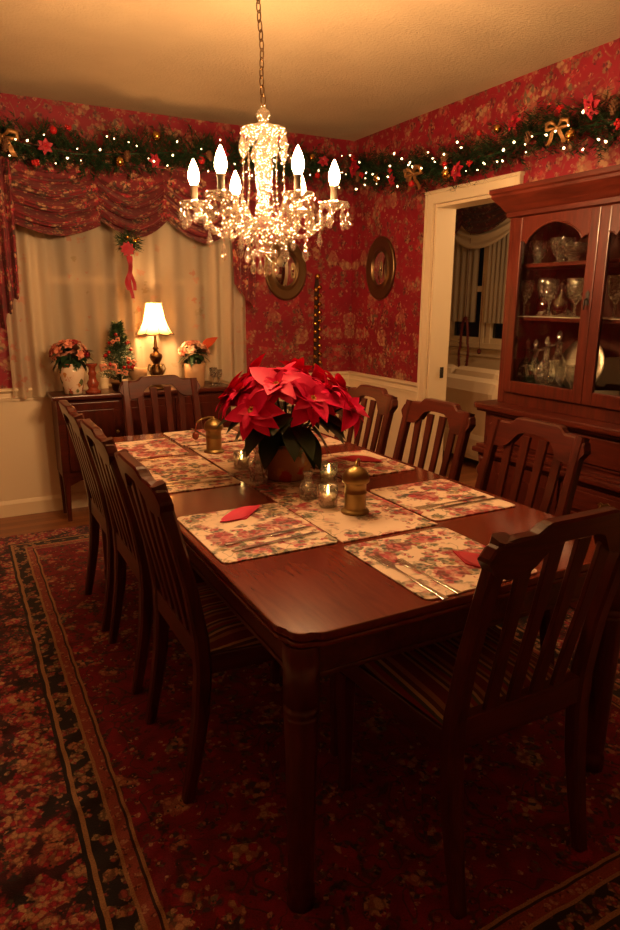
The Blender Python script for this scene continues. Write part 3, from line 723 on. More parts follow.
hang(0, 0, 1.576, 1.3)

# ------------------------------------------------------------------ curtains and valance
def curtain(x0, x1, label, ph, z0, dy=0):
    n = 7
    def fn(u, v):
        x = x0 + (x1 - x0) * u; k = .6 + .4 * v
        y = 4.604 + dy + .025 * k * sin(2 * pi * (n * u + .35 * sin(5 * u + ph)) + ph) + .008 * sin(2 * pi * 3.1 * u + ph) ; z = 2.19 + (z0 - 2.19) * v
        return (x + .006 * sin(9 * u + 3 * v), y, z + .006 * sin(2 * pi * n * u))
    c = MB().grid(fn, 132, 16).done('sheer_curtain', 'sheer', normals=False); tag(c, label, 'curtain', 'cream sheers at the window'); return c
curtain(.30, 1.095, 'left cream sheer curtain behind the flower vase', 0, .80)
curtain(1.07, 1.925, 'right cream sheer curtain behind the lit table lamp', 1.3, .84, -.035)
va = thing('window_valance', 'red floral swag valance with side tails across top of window', 'valance', (0, 0, 0))
def swag(x0, x1, yo, de, dm):
    cx, hw = (x0 + x1) / 2, (x1 - x0) / 2
    def fn(u, v):
        s_ = u * 2 - 1; b = max(0, 1 - abs(s_) ** 1.7); c = max(0, cos(s_ * pi / 2)) ** .8
        ph = 2 * pi * 4.3 * max(0, v - .06); w = sin(ph) + .4 * sin(2 * ph + .6)
        z = 2.24 - v * de - (dm - de) * b * min(1, v * 4) - .016 * w * c
        y = yo - .06 * c * (.3 + .7 * v) - .042 * w * (.15 + .85 * c) * min(1, v * 6)
        return (cx + s_ * hw * (1 + .03 * v), y, z)
    MB().grid(fn, 48, 96).done('swag', 'valance', va, normals=False)
swag(.37, .89, 4.485, .37, .44); swag(.86, 1.34, 4.50, .30, .43); swag(1.31, 1.81, 4.485, .30, .445)
def tail(x0, x1, zb0, zb1):
    def fn(u, v):
        zb = zb0 + (zb1 - zb0) * u; z = 2.22 + (zb - 2.22) * v; nar = 1 - .25 * v
        xm = (x0 + x1) / 2; return (xm + (x0 + (x1 - x0) * u - xm) * nar, 4.475 + .022 * sin(2 * pi * 3 * u), z + .02 * sin(2 * pi * 3 * u) * v)
    MB().grid(fn, 36, 24).done('tail', 'valance', va, normals=False)
tail(.23, .41, 1.20, 1.46); tail(1.76, 1.97, 1.52, 1.36)
MB().box(.22, 1.98, 4.455, 4.652, 2.235, 2.25, .003).done('mounting_board', 'valance', va)

# ------------------------------------------------------------------ garlands
def garland(path, name, label, nbulb, seed, nrm):
    rr = random.Random(seed); g = thing(name, label, 'garland', (0, 0, 0), 0, 'lit evergreen garlands below the ceiling')
    L = [0]
    for a, b in zip(path, path[1:]): L.append(L[-1] + (V(b) - V(a)).length)
    clampw = lambda q_: V((min(q_.x, XR - .006), min(q_.y, YB - .006), q_.z))
    def at(s):
        for i in range(len(path) - 1):
            if s <= L[i + 1]: u = (s - L[i]) / (L[i + 1] - L[i]); return V(path[i]).lerp(V(path[i + 1]), u), (V(path[i + 1]) - V(path[i])).normalized()
        return V(path[-1]), (V(path[-1]) - V(path[-2])).normalized()
    fol = MB(); fol.tube([at(L[-1] * k / 40)[0] - V(nrm) * .02 for k in range(41)], .006, 6)
    N = int(L[-1] * 260); nrm = V(nrm)
    for i in range(N):
        s = L[-1] * (i + rr.random()) / N; p, T = at(s); U = V((0, 0, 1)); W = nrm
        a = rr.uniform(0, 2 * pi); rad = rr.uniform(.05, .185)
        out = (U * sin(a) * 1.0 + W * (cos(a) * .5 + .22)); d_ = (out.normalized() * .85 + T * rr.choice((-1, 1)) * rr.uniform(.2, .8)).normalized()
        e = p + d_ * rad
        # a twig of needles
        for q in range(26):
            u = q / 26; o = p.lerp(e, .15 + .85 * u); sd = V((rr.gauss(0, 1), rr.gauss(0, 1), rr.gauss(0, 1)))
            nd = (d_ * .8 + sd.normalized() * .9).normalized(); ln = rr.uniform(.026, .048); w_ = nd.orthogonal().normalized() * .0034
            fol.mi = 1 if rr.random() < .4 else 0
            fol.face([fol.vert(clampw(q_)) for q_ in (o - w_, o + w_, o + nd * ln)], False)
    fol.done('foliage', ['needle', 'needle2'], g, normals=False)
    def spot(rad, front=.075):
        s = L[-1] * rr.random(); p, T = at(s); return p + V((0, 0, 1)) * rr.uniform(-rad, rad) + nrm * (front + rr.uniform(0, .03))
    b0 = None
    for i in range(nbulb):
        s = L[-1] * (i + rr.random()) / nbulb; p, T = at(s); p = p + V((0, 0, 1)) * rr.uniform(-.13, .10) + nrm * rr.uniform(.09, .14)
        if b0 is None:
            b0 = MB().lathe([(.0004, -.004), (.0048, 0), (.0048, .004), (.001, .011)], 6, cap=False).done('fairy_light', 'fairy', g); b0.location = p
        else: q_ = rr.uniform(.65, 1.35); part_copy(b0, g, p, (rr.uniform(-1.5, 1.5), rr.uniform(-1.5, 1.5), 0), (q_, q_, q_))
    def many(cnt, mk, rad=.1, front=.08, scl=(.8, 1.2)):
        o = None
        for i in range(cnt):
            s = L[-1] * (i + rr.uniform(.15, .85)) / cnt; p, T = at(s); p = p + V((0, 0, 1)) * rr.uniform(-rad, rad) + nrm * (front + rr.uniform(0, .03))
            k = rr.uniform(*scl)
            if o is None: o = mk(); o.location = p
            else: part_copy(o, g, p, (rr.uniform(-.4, .4), rr.uniform(-.4, .4), o.rotation_euler.z + rr.uniform(-.4, .4)), (k, k, k))
    qn = nrm.to_track_quat('Z', 'Y')
    def flower():
        m = MB()
        for ring, (c_, ln, el) in enumerate(((6, .07, .15), (5, .045, .6))):
            for k in range(c_):
                a = 2 * pi * k / c_ + ring * .4; m.leaf(qn @ V((0, 0, .005 * ring)), qn @ V((cos(a) * cos(el), sin(a) * cos(el), sin(el))), nrm, ln, ln * .62, .2, .3, 5)
        m.mi = 1; m.ball(qn @ V((0, 0, .012)), .008, 6, 5); return m.done('silk_poinsettia', ['red_silk', 'gold'], g, normals=False)
    def bow():
        m = MB()
        for sx in (-1, 1):
            m.tube([qn @ V(p) for p in ((0, 0, 0), (sx * .035, .03, .02), (sx * .075, .028, .01), (sx * .078, -.005, 0), (sx * .04, -.008, .01), (0, 0, 0))], [.004, .014, .016, .013, .012, .004], 6)
            m.grid(lambda u, v: qn @ V((sx * (.01 + .05 * v) + (u - .5) * .03, -.10 * v, .01 * sin(6 * v))), 2, 6)
        m.ball((0, 0, 0), .014, 8, 6); return m.done('ribbon_bow', 'gold_ribbon', g, normals=False)
    def bauble(mt, r):
        def f():
            m = MB().ball((0, 0, 0), r, 12, 8); m.lathe([(.005, r * .95), (.005, r * 1.2), (.001, r * 1.2)], 8); return m.done('bauble', mt, g)
        return f
    def cone():
        m = MB()
        for j in range(6):
            z = -.03 + .011 * j; r = .024 * sin(pi * (j + 1) / 7.5)
            for k in range(7): a = 2 * pi * k / 7 + j * .45; m.leaf((0, 0, z), V((cos(a), sin(a), .35)), V((0, 0, 1)), r + .008, .014, -.2, .1, 3)
        m.ball((0, 0, 0), .012, 6, 5, (1, 1, 2.2)); return m.done('pine_cone', 'cone', g, normals=False)
    def berries():
        m = MB()
        m.ball((0, 0, 0), .013, 8, 6)
        for k in range(9): m.ball(V((rr.gauss(0, 1), rr.gauss(0, 1), rr.gauss(0, 1))).normalized() * .016, .0075, 7, 5)
        return m.done('berry_spray', 'red_ball', g)
    k = L[-1] / 3
    many(int(6 * k), flower, scl=(.6, .85)); many(int(3 * k), bow, .06, .10, (.6, .8)); many(int(5 * k), bauble('gold', .024), .11, .08); many(int(5 * k), bauble('red_ball', .02), .11, .08); many(int(6 * k), cone); many(int(7 * k), berries, .12, .09)
    return g
garland([(-0.342, 4.455, 2.334), (0.098, 4.455, 2.315), (0.440, 4.455, 2.300), (0.783, 4.455, 2.270), (1.076, 4.455, 2.300), (1.370, 4.455, 2.339), (1.663, 4.455, 2.339), (1.957, 4.455, 2.354), (2.299, 4.455, 2.349), (2.602, 4.455, 2.324)],
        'christmas_garland', 'lit evergreen garland with red poinsettias along back wall above window', 50, 11, (0, -1, 0))
garland([(2.755, 4.52, 2.35), (2.755, 4.2, 2.31), (2.755, 3.9, 2.25), (2.755, 3.6, 2.23), (2.755, 3.25, 2.205), (2.755, 3.0, 2.215), (2.755, 2.75, 2.262), (2.755, 2.45, 2.235), (2.755, 2.15, 2.21), (2.755, 1.85, 2.26)],
        'christmas_garland', 'lit evergreen garland on right wall above doorway and china cabinet', 54, 23, (-1, 0, 0))
# hanging ornament on the window
og = thing('kissing_ball', 'green and red Christmas spray hanging before the sheer curtains', 'ornament', (1.035, 4.40, 1.735))
rr = random.Random(5); m = MB()
for i in range(420):
    d_ = V((rr.gauss(0, 1), rr.gauss(0, .6), rr.gauss(0, .8))).normalized(); o = d_ * rr.uniform(.0, .07) + V((.015, 0, .035)); n2 = (d_ + V((rr.gauss(0, .4), rr.gauss(0, .4), rr.gauss(0, .4)))).normalized(); w_ = n2.orthogonal().normalized() * .0035
    m.face([m.vert(o - w_), m.vert(o + w_), m.vert(o + n2 * .045)], False)
m.tube([(0, 0, .05), (0, .0, .14)], .002, 5); m.done('foliage', 'needle', og, normals=False)
m = MB()
for k in range(9): a = k * .7; m.leaf((-.01, -.05, -.01), V((cos(a), -.4, sin(a))), V((0, -1, 0)), .048, .036, .3, .3, 5)
m.done('red_flower', 'red_silk', og, normals=False)
m = MB()
for sx in (-1, 0, 1):
    m.grid(lambda u, v: (sx * .02 * v + (u - .5) * .022 + .01 * sin(8 * v + sx), -.045 + .01 * sin(9 * v), -.05 - (.26 - .05 * abs(sx)) * v), 2, 12)
m.done('ribbon_tail', 'red_silk', og, normals=False)
m = MB()
for k in range(4): m.ball((rr.uniform(-.05, .07), -.05, rr.uniform(0, .08)), .011, 8, 6)
m.done('gold_berry', 'gold', og)

# ------------------------------------------------------------------ framed mirrors and bell strap on the walls
def wall_mirror(name, label, loc, rz, a, b):
    t_ = thing(name, label, 'mirror', loc, rz, 'metal framed wall mirrors')
    fr = MB(); prof = [(.0, .002), (1.0, .002), (1.0, .014), (.96, .022), (.90, .020), (.70, .012), (.62, .014), (.585, .026), (.55, .024), (.53, .012)]
    n = 40
    rings = [[fr.vert((a * r * cos(2 * pi * k / n), -h, b * r * sin(2 * pi * k / n))) for k in range(n)] for r, h in prof[1:]]
    for A, B in zip(rings, rings[1:]):
        for k in range(n): fr.face([A[k], A[(k + 1) % n], B[(k + 1) % n], B[k]], True)
    fr.face(rings[0]); fr.done('frame', 'pewter', t_)
    g = MB(); rings = [[g.vert((a * .54 * r * cos(2 * pi * k / n), -.012 - .02 * (1 - r * r), b * .54 * r * sin(2 * pi * k / n))) for k in range(n)] for r in (1, .85, .65, .45, .25, .08)]
    for A, B in zip(rings, rings[1:]):
        for k in range(n): g.face([A[k], A[(k + 1) % n], B[(k + 1) % n], B[k]], True)
    g.face(rings[-1], True); g.done('mirror_glass', 'mirror', t_)
wall_mirror('wall_mirror', 'oval metal framed mirror on back wall, partly behind the chandelier', (2.272, YB - .001, 1.64), 0, .175, .222)
wall_mirror('wall_mirror', 'oval metal framed mirror on right wall beside the doorway', (XR - .001, 4.232, 1.652), -pi / 2, .185, .228)
bs = thing('bell_strap', 'long dark strap of brass jingle bells hanging on back wall near corner', 'bell strap', (2.54, YB - .012, 0))
MB().prism([(-.026, .80), (.026, .80), (.020, 1.52), (.012, 1.59), (-.012, 1.59), (-.020, 1.52)], -.004, .004, 'y', .002).done('strap', 'strap', bs)
b0 = MB().ball((0, 0, 0), .018, 10, 8).done('bell', 'gold', bs); b0.location = (-.022, -.016, .86)
i = 0
for k in range(11):
    for sx in (-1, 1):
        if k == 0 and sx == -1: continue
        part_copy(b0, bs, (sx * (.024 - .0008 * k), -.016, .86 + .064 * k + (.02 if sx > 0 else 0)))
MB().ball((0, -.012, 1.60), .022, 10, 8).done('top_knob', 'gold', bs)

# ------------------------------------------------------------------ sideboard and what stands on it
SB0, SB1, SY0, SY1, SZ = .515, 1.70, 4.335, 4.60, .83
sb = thing('sideboard', 'dark mahogany sideboard under the window holding lamp and flowers', 'sideboard', ((SB0 + SB1) / 2, SY0, 0))
w_ = (SB1 - SB0) / 2; dp = SY1 - SY0
MB().box(-w_ + .01, w_ - .01, .01, dp, .30, SZ - .03, .003).done('carcass', 'wx', sb)
MB().prism([(-w_ - .015, -.02), (w_ + .015, -.02), (w_ + .015, dp), (-w_ - .015, dp)], SZ - .028, SZ, bev=.007).done('top', 'wx', sb)
for x in (-w_ + .035, w_ - .035):
    for y in (.035, dp - .035):
        MB().bar([(x, y, 0), (x, y, .16), (x, y, .30), (x, y, .40)], [.026, .034, .046, .05], [.026, .034, .046, .05], bev=.3).done('leg', 'wz', sb)
for k in range(3):
    x = -w_ + .06 + k * (2 * w_ - .12) / 3; x1 = x + (2 * w_ - .12) / 3 - .02
    dd = MB(); dd.box(x, x1, -.006, .012, .34, SZ - .05, .004); dd.box(x + .04, x1 - .04, -.010, -.004, .40, SZ - .10, .003)
    dd = dd.done('door', 'wz', sb); MB().ball((x1 - .025, -.018, .58), .012, 8, 6).done('knob', 'brass', dd)
m = MB(); m.prism([(-w_ + .05, .30), (-w_ + .05, .24), (-w_ + .12, .27), (-.12, .285), (0, .25), (.12, .285), (w_ - .12, .27), (w_ - .05, .24), (w_ - .05, .30)], .012, .03, 'y'); m.done('skirt', 'wx', sb)

def blossoms(root, cx, cz_, R, n, seed, mats, name='blossom', sz=.03):
    rr = random.Random(seed)
    for i in range(n):
        th = rr.uniform(0, 2 * pi); ph = rr.uniform(-.15, 1.35); d_ = V((cos(th) * cos(ph), sin(th) * cos(ph) * .75, sin(ph)))
        p = V((cx, 0, cz_)) + V((d_.x * R, d_.y * R, d_.z * R * .75)); m = MB(); q = d_.to_track_quat('Z', 'Y')
        for ring, (c_, el) in enumerate(((6, .2), (5, .75))):
            for k in range(c_): a = 2 * pi * k / c_ + ring * .5; m.leaf(p, q @ V((cos(a) * cos(el), sin(a) * cos(el), sin(el))), d_, sz * (1 - .25 * ring), sz * .75, .2, .3, 4)
        m.done(name, mats[rr.randrange(len(mats))], root, normals=False)
def leaves(root, cx, cz_, R, n, seed, L=.07, lo=-.6, hi=.5):
    rr = random.Random(seed); m = MB()
    for i in range(n):
        th = rr.uniform(0, 2 * pi); e = rr.uniform(lo, hi); d_ = V((cos(th) * cos(e), sin(th) * cos(e) * .8, sin(e)))
        m.leaf(V((cx, 0, cz_)) + d_ * R, d_, V((0, 0, 1)), L * rr.uniform(.7, 1.2), L * .5, .35, .2, 5)
    m.tube([(cx, 0, cz_ - .12), (cx, 0, cz_)], .006, 6)
    m.done('foliage', 'leaf', root, normals=False)
YT = 4.42
tag(MB().lathe([(.001, 0), (.05, 0), (.054, .006), (.062, .04), (.074, .10), (.077, .14), (.070, .168), (.056, .182), (.060, .194), (.055, .194), (.050, .182), (.066, .14), (.05, .02), (.001, .012)], 26, cap=False).done('flower_vase', 'vase', loc=(.645, YT, SZ)), 'painted white porcelain vase with red figures on left end of sideboard', 'vase')
bq = thing('flower_bouquet', 'pink and peach flowers standing in the painted porcelain vase', 'flowers', (.640, YT, SZ + .19))
leaves(bq, 0, .06, .05, 44, 4, .10, -.9, .6); blossoms(bq, 0, .06, .108, 40, 8, ['pink', 'pale', 'pink', 'pink', 'red_silk'], sz=.038)
tag(MB().lathe([(.001, 0), (.048, 0), (.050, .012), (.036, .02), (.028, .03), (.036, .05), (.038, .065), (.026, .085), (.022, .11), (.028, .125), (.020, .14), (.022, .165), (.036, .178), (.038, .188), (.016, .19), (.001, .186)], 20, cap=False).done('candlestick', 'copper', loc=(.766, YT - .01, SZ)), 'turned reddish wooden candlestick beside the porcelain vase', 'candlestick')
# little decorated tree
tr = thing('tabletop_tree', 'small decorated evergreen tree with pink bows left of the lamp', 'christmas tree', (.945, YT - .005, SZ))
MB().lathe([(.04, 0), (.055, .01), (.06, .05), (.064, .055), (.06, .06), (.01, .058)], 16).done('pot', 'bronze', tr)
rr = random.Random(9); m = MB(); m.tube([(0, 0, .05), (0, 0, .44)], [.008, .003], 6)
for i in range(300):
    z = .07 + .37 * (i / 300); r = .125 * (1 - (z - .07) / .39) + .012; a = rr.uniform(0, 2 * pi); d_ = V((cos(a), sin(a) * .62, .25)).normalized()
    for q in range(9):
        o = V((0, 0, z)) + d_ * r * q / 9; n2 = (d_ + V((rr.gauss(0, .5), rr.gauss(0, .5), rr.gauss(0, .5)))).normalized(); w2 = n2.orthogonal().normalized() * .003
        m.face([m.vert(o - w2), m.vert(o + w2), m.vert(o + n2 * .032)], False)
m.done('branches', ['needle'], tr, normals=False)
bl = None
for i in range(14):
    z = .12 + .28 * rr.random(); r = .13 * (1 - (z - .09) / .38) + .01; a = rr.uniform(pi, 2 * pi)
    p = (cos(a) * r, sin(a) * r * .85, z)
    if bl is None: bl = MB().ball((0, 0, 0), .012, 8, 6).done('bauble', 'red_ball', tr); bl.location = p
    else: part_copy(bl, tr, p)
bo = MB()
for sx in (-1, 1): bo.tube([(0, 0, 0), (sx * .02, -.01, .022), (sx * .048, -.01, .018), (sx * .045, -.01, -.012), (0, 0, 0)], [.004, .012, .014, .012, .004], 6)
bo.ball((0, -.01, 0), .01, 6, 5); bo = bo.done('bow', 'pink', tr); bo.location = (-.085, -.05, .16)
part_copy(bo, tr, (.055, -.08, .20), (0, .5, 0), (.6, .6, .6)); part_copy(bo, tr, (-.03, -.06, .33), (0, -.4, 0), (.55, .55, .55)); part_copy(bo, tr, (-.01, -.09, .13), (0, .2, 0), (.7, .7, .7))
tag(MB().lathe([(.001, 0), (.03, 0), (.035, .02), (.028, .03), (.04, .07), (.060, .105), (.064, .15), (.058, .15), (.050, .11), (.001, .08)], 22, cap=False).done('footed_bowl', 'tan', loc=(1.055, YT - .02, SZ)), 'tan footed bowl between the small tree and lamp', 'bowl')
# lamp
lm = thing('table_lamp', 'lit table lamp with bell shade on the sideboard', 'lamp', (1.19, YT, SZ))
MB().lathe([(.001, 0), (.058, 0), (.060, .012), (.040, .022), (.022, .032), (.018, .05), (.030, .07), (.044, .10), (.046, .125), (.034, .15), (.018, .165), (.024, .178), (.036, .195), (.044, .215), (.040, .232), (.02, .245), (.014, .262), (.022, .272), (.012, .285), (.009, .36), (.009, .41)], 24).done('base', 'bronze', lm)
m = MB()
for k in range(5): a = k * 2 * pi / 5; m.tube([(.042 * cos(a), .042 * sin(a), .10), (.062 * cos(a), .062 * sin(a), .135), (.05 * cos(a), .05 * sin(a), .165), (.032 * cos(a), .032 * sin(a), .15)], .005, 6)
m.done('scroll_ornament', 'brass', lm)
sp = [(.121, .372), (.110, .378), (.088, .410), (.070, .455), (.058, .505), (.052, .545), (.050, .570)]
def shd(u, v):
    f = v * (len(sp) - 1); i = min(int(f), len(sp) - 2); w = f - i; r = sp[i][0] * (1 - w) + sp[i + 1][0] * w; z = sp[i][1] * (1 - w) + sp[i + 1][1] * w
    a = 2 * pi * u; sc_ = 1 + .035 * abs(sin(4 * a)) * (1 - v); return (r * cos(a) * sc_, r * sin(a) * sc_, z - .010 * abs(sin(4 * a)) * (1 - v) ** 3)
MB().grid(shd, 64, 14, wrap=True).done('lamp_shade', 'shade', lm, normals=False)
m = MB()
for k in range(8):
    a = 2 * pi * k / 8; m.tube([(r * cos(a) * 1.012, r * sin(a) * 1.012, z) for r, z in sp], .0018, 5)
n = 64; m.tube([shd(k / n, 0) for k in range(n)], .0032, 5, closed=True); m.tube([shd(k / n, 1) for k in range(n)], .0026, 5, closed=True)
m.done('shade_trim', 'bronze', lm)
MB().lathe([(.010, .41), (.012, .43), (.024, .465), (.027, .485), (.020, .508), (.001, .518)], 12).done('bulb', 'lampbulb', lm)
# flower basket on the right
tag(MB().lathe([(.001, 0), (.062, 0), (.066, .01), (.072, .10), (.076, .165), (.070, .165), (.06, .02), (.001, .015)], 22, cap=False, flute=.03, fl_n=11).done('flower_basket', 'tan', loc=(1.452, YT - .01, SZ)), 'tan ribbed planter right of the lamp, behind the far chair', 'planter')
bq = thing('flower_bouquet', 'pink and cream flowers in the tan planter right of the lamp', 'flowers', (1.452, YT - .01, SZ + .165))
leaves(bq, 0, .06, .04, 32, 14, .09, -.9, .6); blossoms(bq, 0, .07, .095, 30, 18, ['pale', 'pink', 'pale', 'pink'], sz=.036)
m = MB(); m.leaf((.07, -.02, .10), V((.5, -.2, .85)), V((-.7, -.5, .2)), .12, .075, .6, .25, 8); m.done('red_leaf', simple('orange_red_leaf', (.45, .06, .02), .35), bq, normals=False)
for q, (x, y, s_) in enumerate(((1.585, 4.40, 1), (1.64, 4.44, .85))):
    o = MB().lathe([(.001, 0), (.028, 0), (.030, .003), (.006, .008), (.005, .05), (.022, .07), (.030, .10), (.028, .13), (.026, .13), (.02, .075), (.001, .06)], 14, cap=False).done('goblet', 'glass', loc=(x, y, SZ)); o.scale = (s_, s_, s_)
    tag(o, ('left', 'right')[q] + ' of two clear goblets on right end of the sideboard', 'goblet', 'goblets on the sideboard')

# ------------------------------------------------------------------ china cabinet
CB0, CB1 = .98, 2.60
cc = thing('china_cabinet', 'tall cherry china cabinet with glass doors against right wall', 'cabinet', (0, 0, 0))
bx, hxf, bk = 2.44, 2.50, 2.845
m = MB(); m.box(bx, bk, CB0, CB1 - .012, .09, .87); m.box(bx - .012, bk, CB0 + .01, CB1 - .002, .02, .09, .004)
m.box(bx - .008, bx, CB0 + .03, CB1 - .05, .705, .715, .002); m.box(bx - .008, bx, CB0 + .03, CB1 - .05, .85, .86, .002)
m.done('base', 'caby', cc)
m = MB(); P1 = [(bx - .052, .875), (bx - .060, .885), (bx - .060, .893), (bx - .048, .905)]
m.prism([(x, y) for x, y in ((bx - .055, CB0 - .04), (bk, CB0 - .04), (bk, CB1 + .045), (bx - .02, CB1 + .045), (bx - .045, CB1 + .035), (bx - .055, CB1 + .01))], .875, .905, bev=.008)
m.box(bx - .035, bk, CB0 - .02, CB1 + .022, .86, .876, .004); m.done('countertop', 'caby', cc)
m = MB(); m.box(bx - .045, bk, CB0 - .03, CB1 + .03, .640, .668, .008); m.box(bx - .03, bk, CB0 - .015, CB1 + .015, .668, .684, .005); m.box(bx - .022, bk, CB0, CB1 + .005, .62, .64, .004); m.done('ledge_moulding', 'caby', cc)
m = MB(); m.box(bx - .016, bx, CB1 - .50, CB1 - .06, .722, .843, .004); m.box(bx - .016, bx, CB1 - 1.06, CB1 - .56, .722, .843, .004); m.box(bx - .016, bx, CB0 + .05, CB1 - 1.12, .722, .843, .004); m.done('frieze_panel', 'caby', cc)
for y in (CB1 - .03, CB0 + .03):
    MB().lathe([(.03, .02), (.03, .09), (.022, .10), (.028, .12), (.022, .14), (.026, .30), (.028, .44), (.022, .46), (.03, .475), (.032, .49), (.022, .51), (.033, .53), (.036, .555), (.024, .58), (.03, .60), (.03, .62)], 18, (bx - .008, y, 0)).done('turned_column', 'cabz', cc)
by = [CB1 - .065, CB1 - .545, CB1 - 1.08, CB0 + .065]
for k in range(3):
    y1, y0 = by[k] - .01, by[k + 1] + .01
    if k == 1:
        for z0, z1 in ((.50, .61), (.31, .48), (.11, .29)):
            d_ = MB().box(bx - .014, bx, y0, y1, z0, z1, .004).box(bx - .018, bx - .012, y0 + .02, y1 - .02, z0 + .02, z1 - .02, .003).done('drawer', 'caby', cc)
            yc, zc = (y0 + y1) / 2, (z0 + z1) / 2
            MB().prism([(yc - .05, zc), (yc - .035, zc + .012), (yc - .02, zc + .008), (yc, zc + .018), (yc + .02, zc + .008), (yc + .035, zc + .012), (yc + .05, zc), (yc + .03, zc - .012), (yc, zc - .006), (yc - .03, zc - .012)], bx - .021, bx - .017, 'x').tube([(bx - .02, yc - .032, zc), (bx - .036, yc - .028, zc - .012), (bx - .038, yc, zc - .018), (bx - .036, yc + .028, zc - .012), (bx - .02, yc + .032, zc)], .003, 6).done('bail_pull', 'brass', d_)
    else:
        d_ = MB().box(bx - .014, bx, y0, y1, .11, .61, .004).box(bx - .019, bx - .012, y0 + .06, y1 - .06, .17, .55, .004).done('lower_door', 'cabz', cc)
        MB().lathe([(.010, 0), (.012, .004), (.005, .01), (.010, .018), (.001, .024)], 12, mx=Matrix.Translation((bx - .014, y0 + .03 if k == 0 else y1 - .03, .555)) @ Matrix.Rotation(-pi / 2, 4, 'Y')).done('knob', 'brass', d_)
HB1 = CB1 - .028
# hutch shell
m = MB(); m.box(hxf + .02, bk, HB1 - .022, HB1 - .004, .905, 1.86); m.box(hxf + .02, bk, CB0 + .004, CB0 + .022, .905, 1.86)
m.box(hxf + .02, bk, CB0 + .022, HB1 - .022, 1.82, 1.86); m.box(hxf + .02, bk, CB0 + .022, HB1 - .022, .905, .985)
m.done('hutch_case', 'cabz', cc)
MB().box(hxf + .04, bk - .03, CB0 + .03, HB1 - .03, 1.345, 1.348).done('shelf_liner', 'china', cc)
MB().box(bk - .02, bk - .006, CB0 + .022, HB1 - .022, .985, 1.82).done('back_panel', 'cabin', cc)
for z in (1.345, 1.60): MB().box(hxf + .045, bk - .022, CB0 + .023, HB1 - .023, z - .018, z, .003).done('shelf', 'caby', cc)
m = MB()
for y0, y1 in ((HB1 - .045, HB1), (CB0, CB0 + .045)): m.box(hxf - .004, hxf + .02, y0, y1, .905, 1.86, .006)
m.box(hxf - .002, hxf + .02, CB0 + .045, HB1 - .045, .905, .965, .004); m.box(hxf - .002, hxf + .02, CB0 + .045, HB1 - .045, 1.815, 1.86, .004); m.done('face_frame', 'cabz', cc)
COR = [(0, 1.815), (-.016, 1.822), (-.016, 1.842), (-.024, 1.85), (-.034, 1.866), (-.054, 1.890), (-.066, 1.905), (-.072, 1.912), (-.072, 1.925), (-.080, 1.932), (-.080, 1.952), (0, 1.952)]
m = MB(); rows = []
for ox, z in COR:  # mitred cornice: front run plus the return on the left side
    rows.append([m.vert((bk, HB1 - ox, z)), m.vert((hxf + ox, HB1 - ox, z)), m.vert((hxf + ox, CB0 + ox, z)), m.vert((bk, CB0 + ox, z))])
for a, b in zip(rows, rows[1:]):
    for k in range(3): m.face([a[k], a[k + 1], b[k + 1], b[k]])
m.face(rows[-1]); m.face(rows[0]); m.face([r[0] for r in rows]); m.face([r[3] for r in rows]); m.done('cornice', 'caby', cc)
dy = [HB1 - .047, HB1 - .545, HB1 - 1.085, CB0 + .047]
for k in range(3):
    y1, y0 = dy[k] - .001, dy[k + 1] + .001; z0, z1 = .968, 1.812; s_ = .052; m = MB(); xa, xb = hxf - .022, hxf - .004
    m.box(xa, xb, y0, y0 + s_, z0, z1, .004); m.box(xa, xb, y1 - s_, y1, z0, z1, .004); m.box(xa, xb, y0 + s_, y1 - s_, z0, z0 + .06, .004)
    a0, a1 = y0 + s_, y1 - s_; W = a1 - a0; arch = []
    for i in range(25):
        u = i / 24; q = abs(u - .5) * 2
        if q > .88: z = 1.704
        elif q > .78: z = 1.704 - .014 * sin((q - .78) / .10 * pi)
        else: z = 1.706 + .070 * cos(q / .78 * pi / 2) ** .75
        arch.append((a0 + W * u, z))
    m.prism([(a0, z1), (a1, z1)] + arch[::-1], xa + .002, xb - .002, 'x')
    m.tube([(xa + .001, y, z) for y, z in arch], .004, 6)
    d_ = m.done('glass_door', 'cabz', cc)
    MB().box(hxf - .014, hxf - .010, a0 - .008, a1 + .008, z0 + .052, 1.775).done('glass_pane', 'pane', d_)
    if k < 2:
        yk = y0 + .022 if k == 0 else y1 - .022
        if k == 0: MB().prism([(yk - .011, 1.405), (yk + .011, 1.405), (yk + .007, 1.43), (yk + .011, 1.455), (yk, 1.468), (yk - .011, 1.455), (yk - .007, 1.43)], xa - .003, xa + .001, 'x').tube([(xa - .002, yk, 1.43), (xa - .016, yk, 1.43)], .004, 6).tube([(xa - .018, yk, 1.43), (xa - .020, yk, 1.405), (xa - .018, yk, 1.385)], .004, 6).done('key_plate', 'dark', d_)
# glassware: kinds, then copies
def lath(name, prof, mat, n=18, **kw): return MB().lathe(prof, n, cap=False, **kw).done(name, mat)
def shelf_set(proto, cat, group, spots, labels):
    for i, (x, y, z, s_) in enumerate(spots):
        o = proto if i == 0 else proto.copy()
        if i: COL.objects.link(o)
        o.location = (x, y, z); o.scale = (s_, s_, s_) if not hasattr(s_, '__len__') else s_; tag(o, labels[i], cat, group)
GB = [(.001, 0), (.034, 0), (.036, .004), (.007, .012), (.006, .06), (.012, .072), (.030, .095), (.038, .13), (.040, .18), (.038, .18), (.034, .13), (.001, .085)]
gob = lath('goblet', GB, 'glass', flute=.05, fl_n=9)
gs = [(2.60, 2.535, 1.345, 1), (2.63, 2.40, 1.345, 1), (2.58, 2.20, 1.345, (1.15, 1.15, 1)), (2.60, 2.11, 1.345, 1), (2.66, 2.46, 1.345, 1.05), (2.70, 2.20, 1.345, 1.1), (2.60, 2.0, 1.345, 1.05), (2.60, 1.90, 1.345, 1.05), (2.58, 2.245, .985, .7), (2.56, 2.16, .985, .8)]
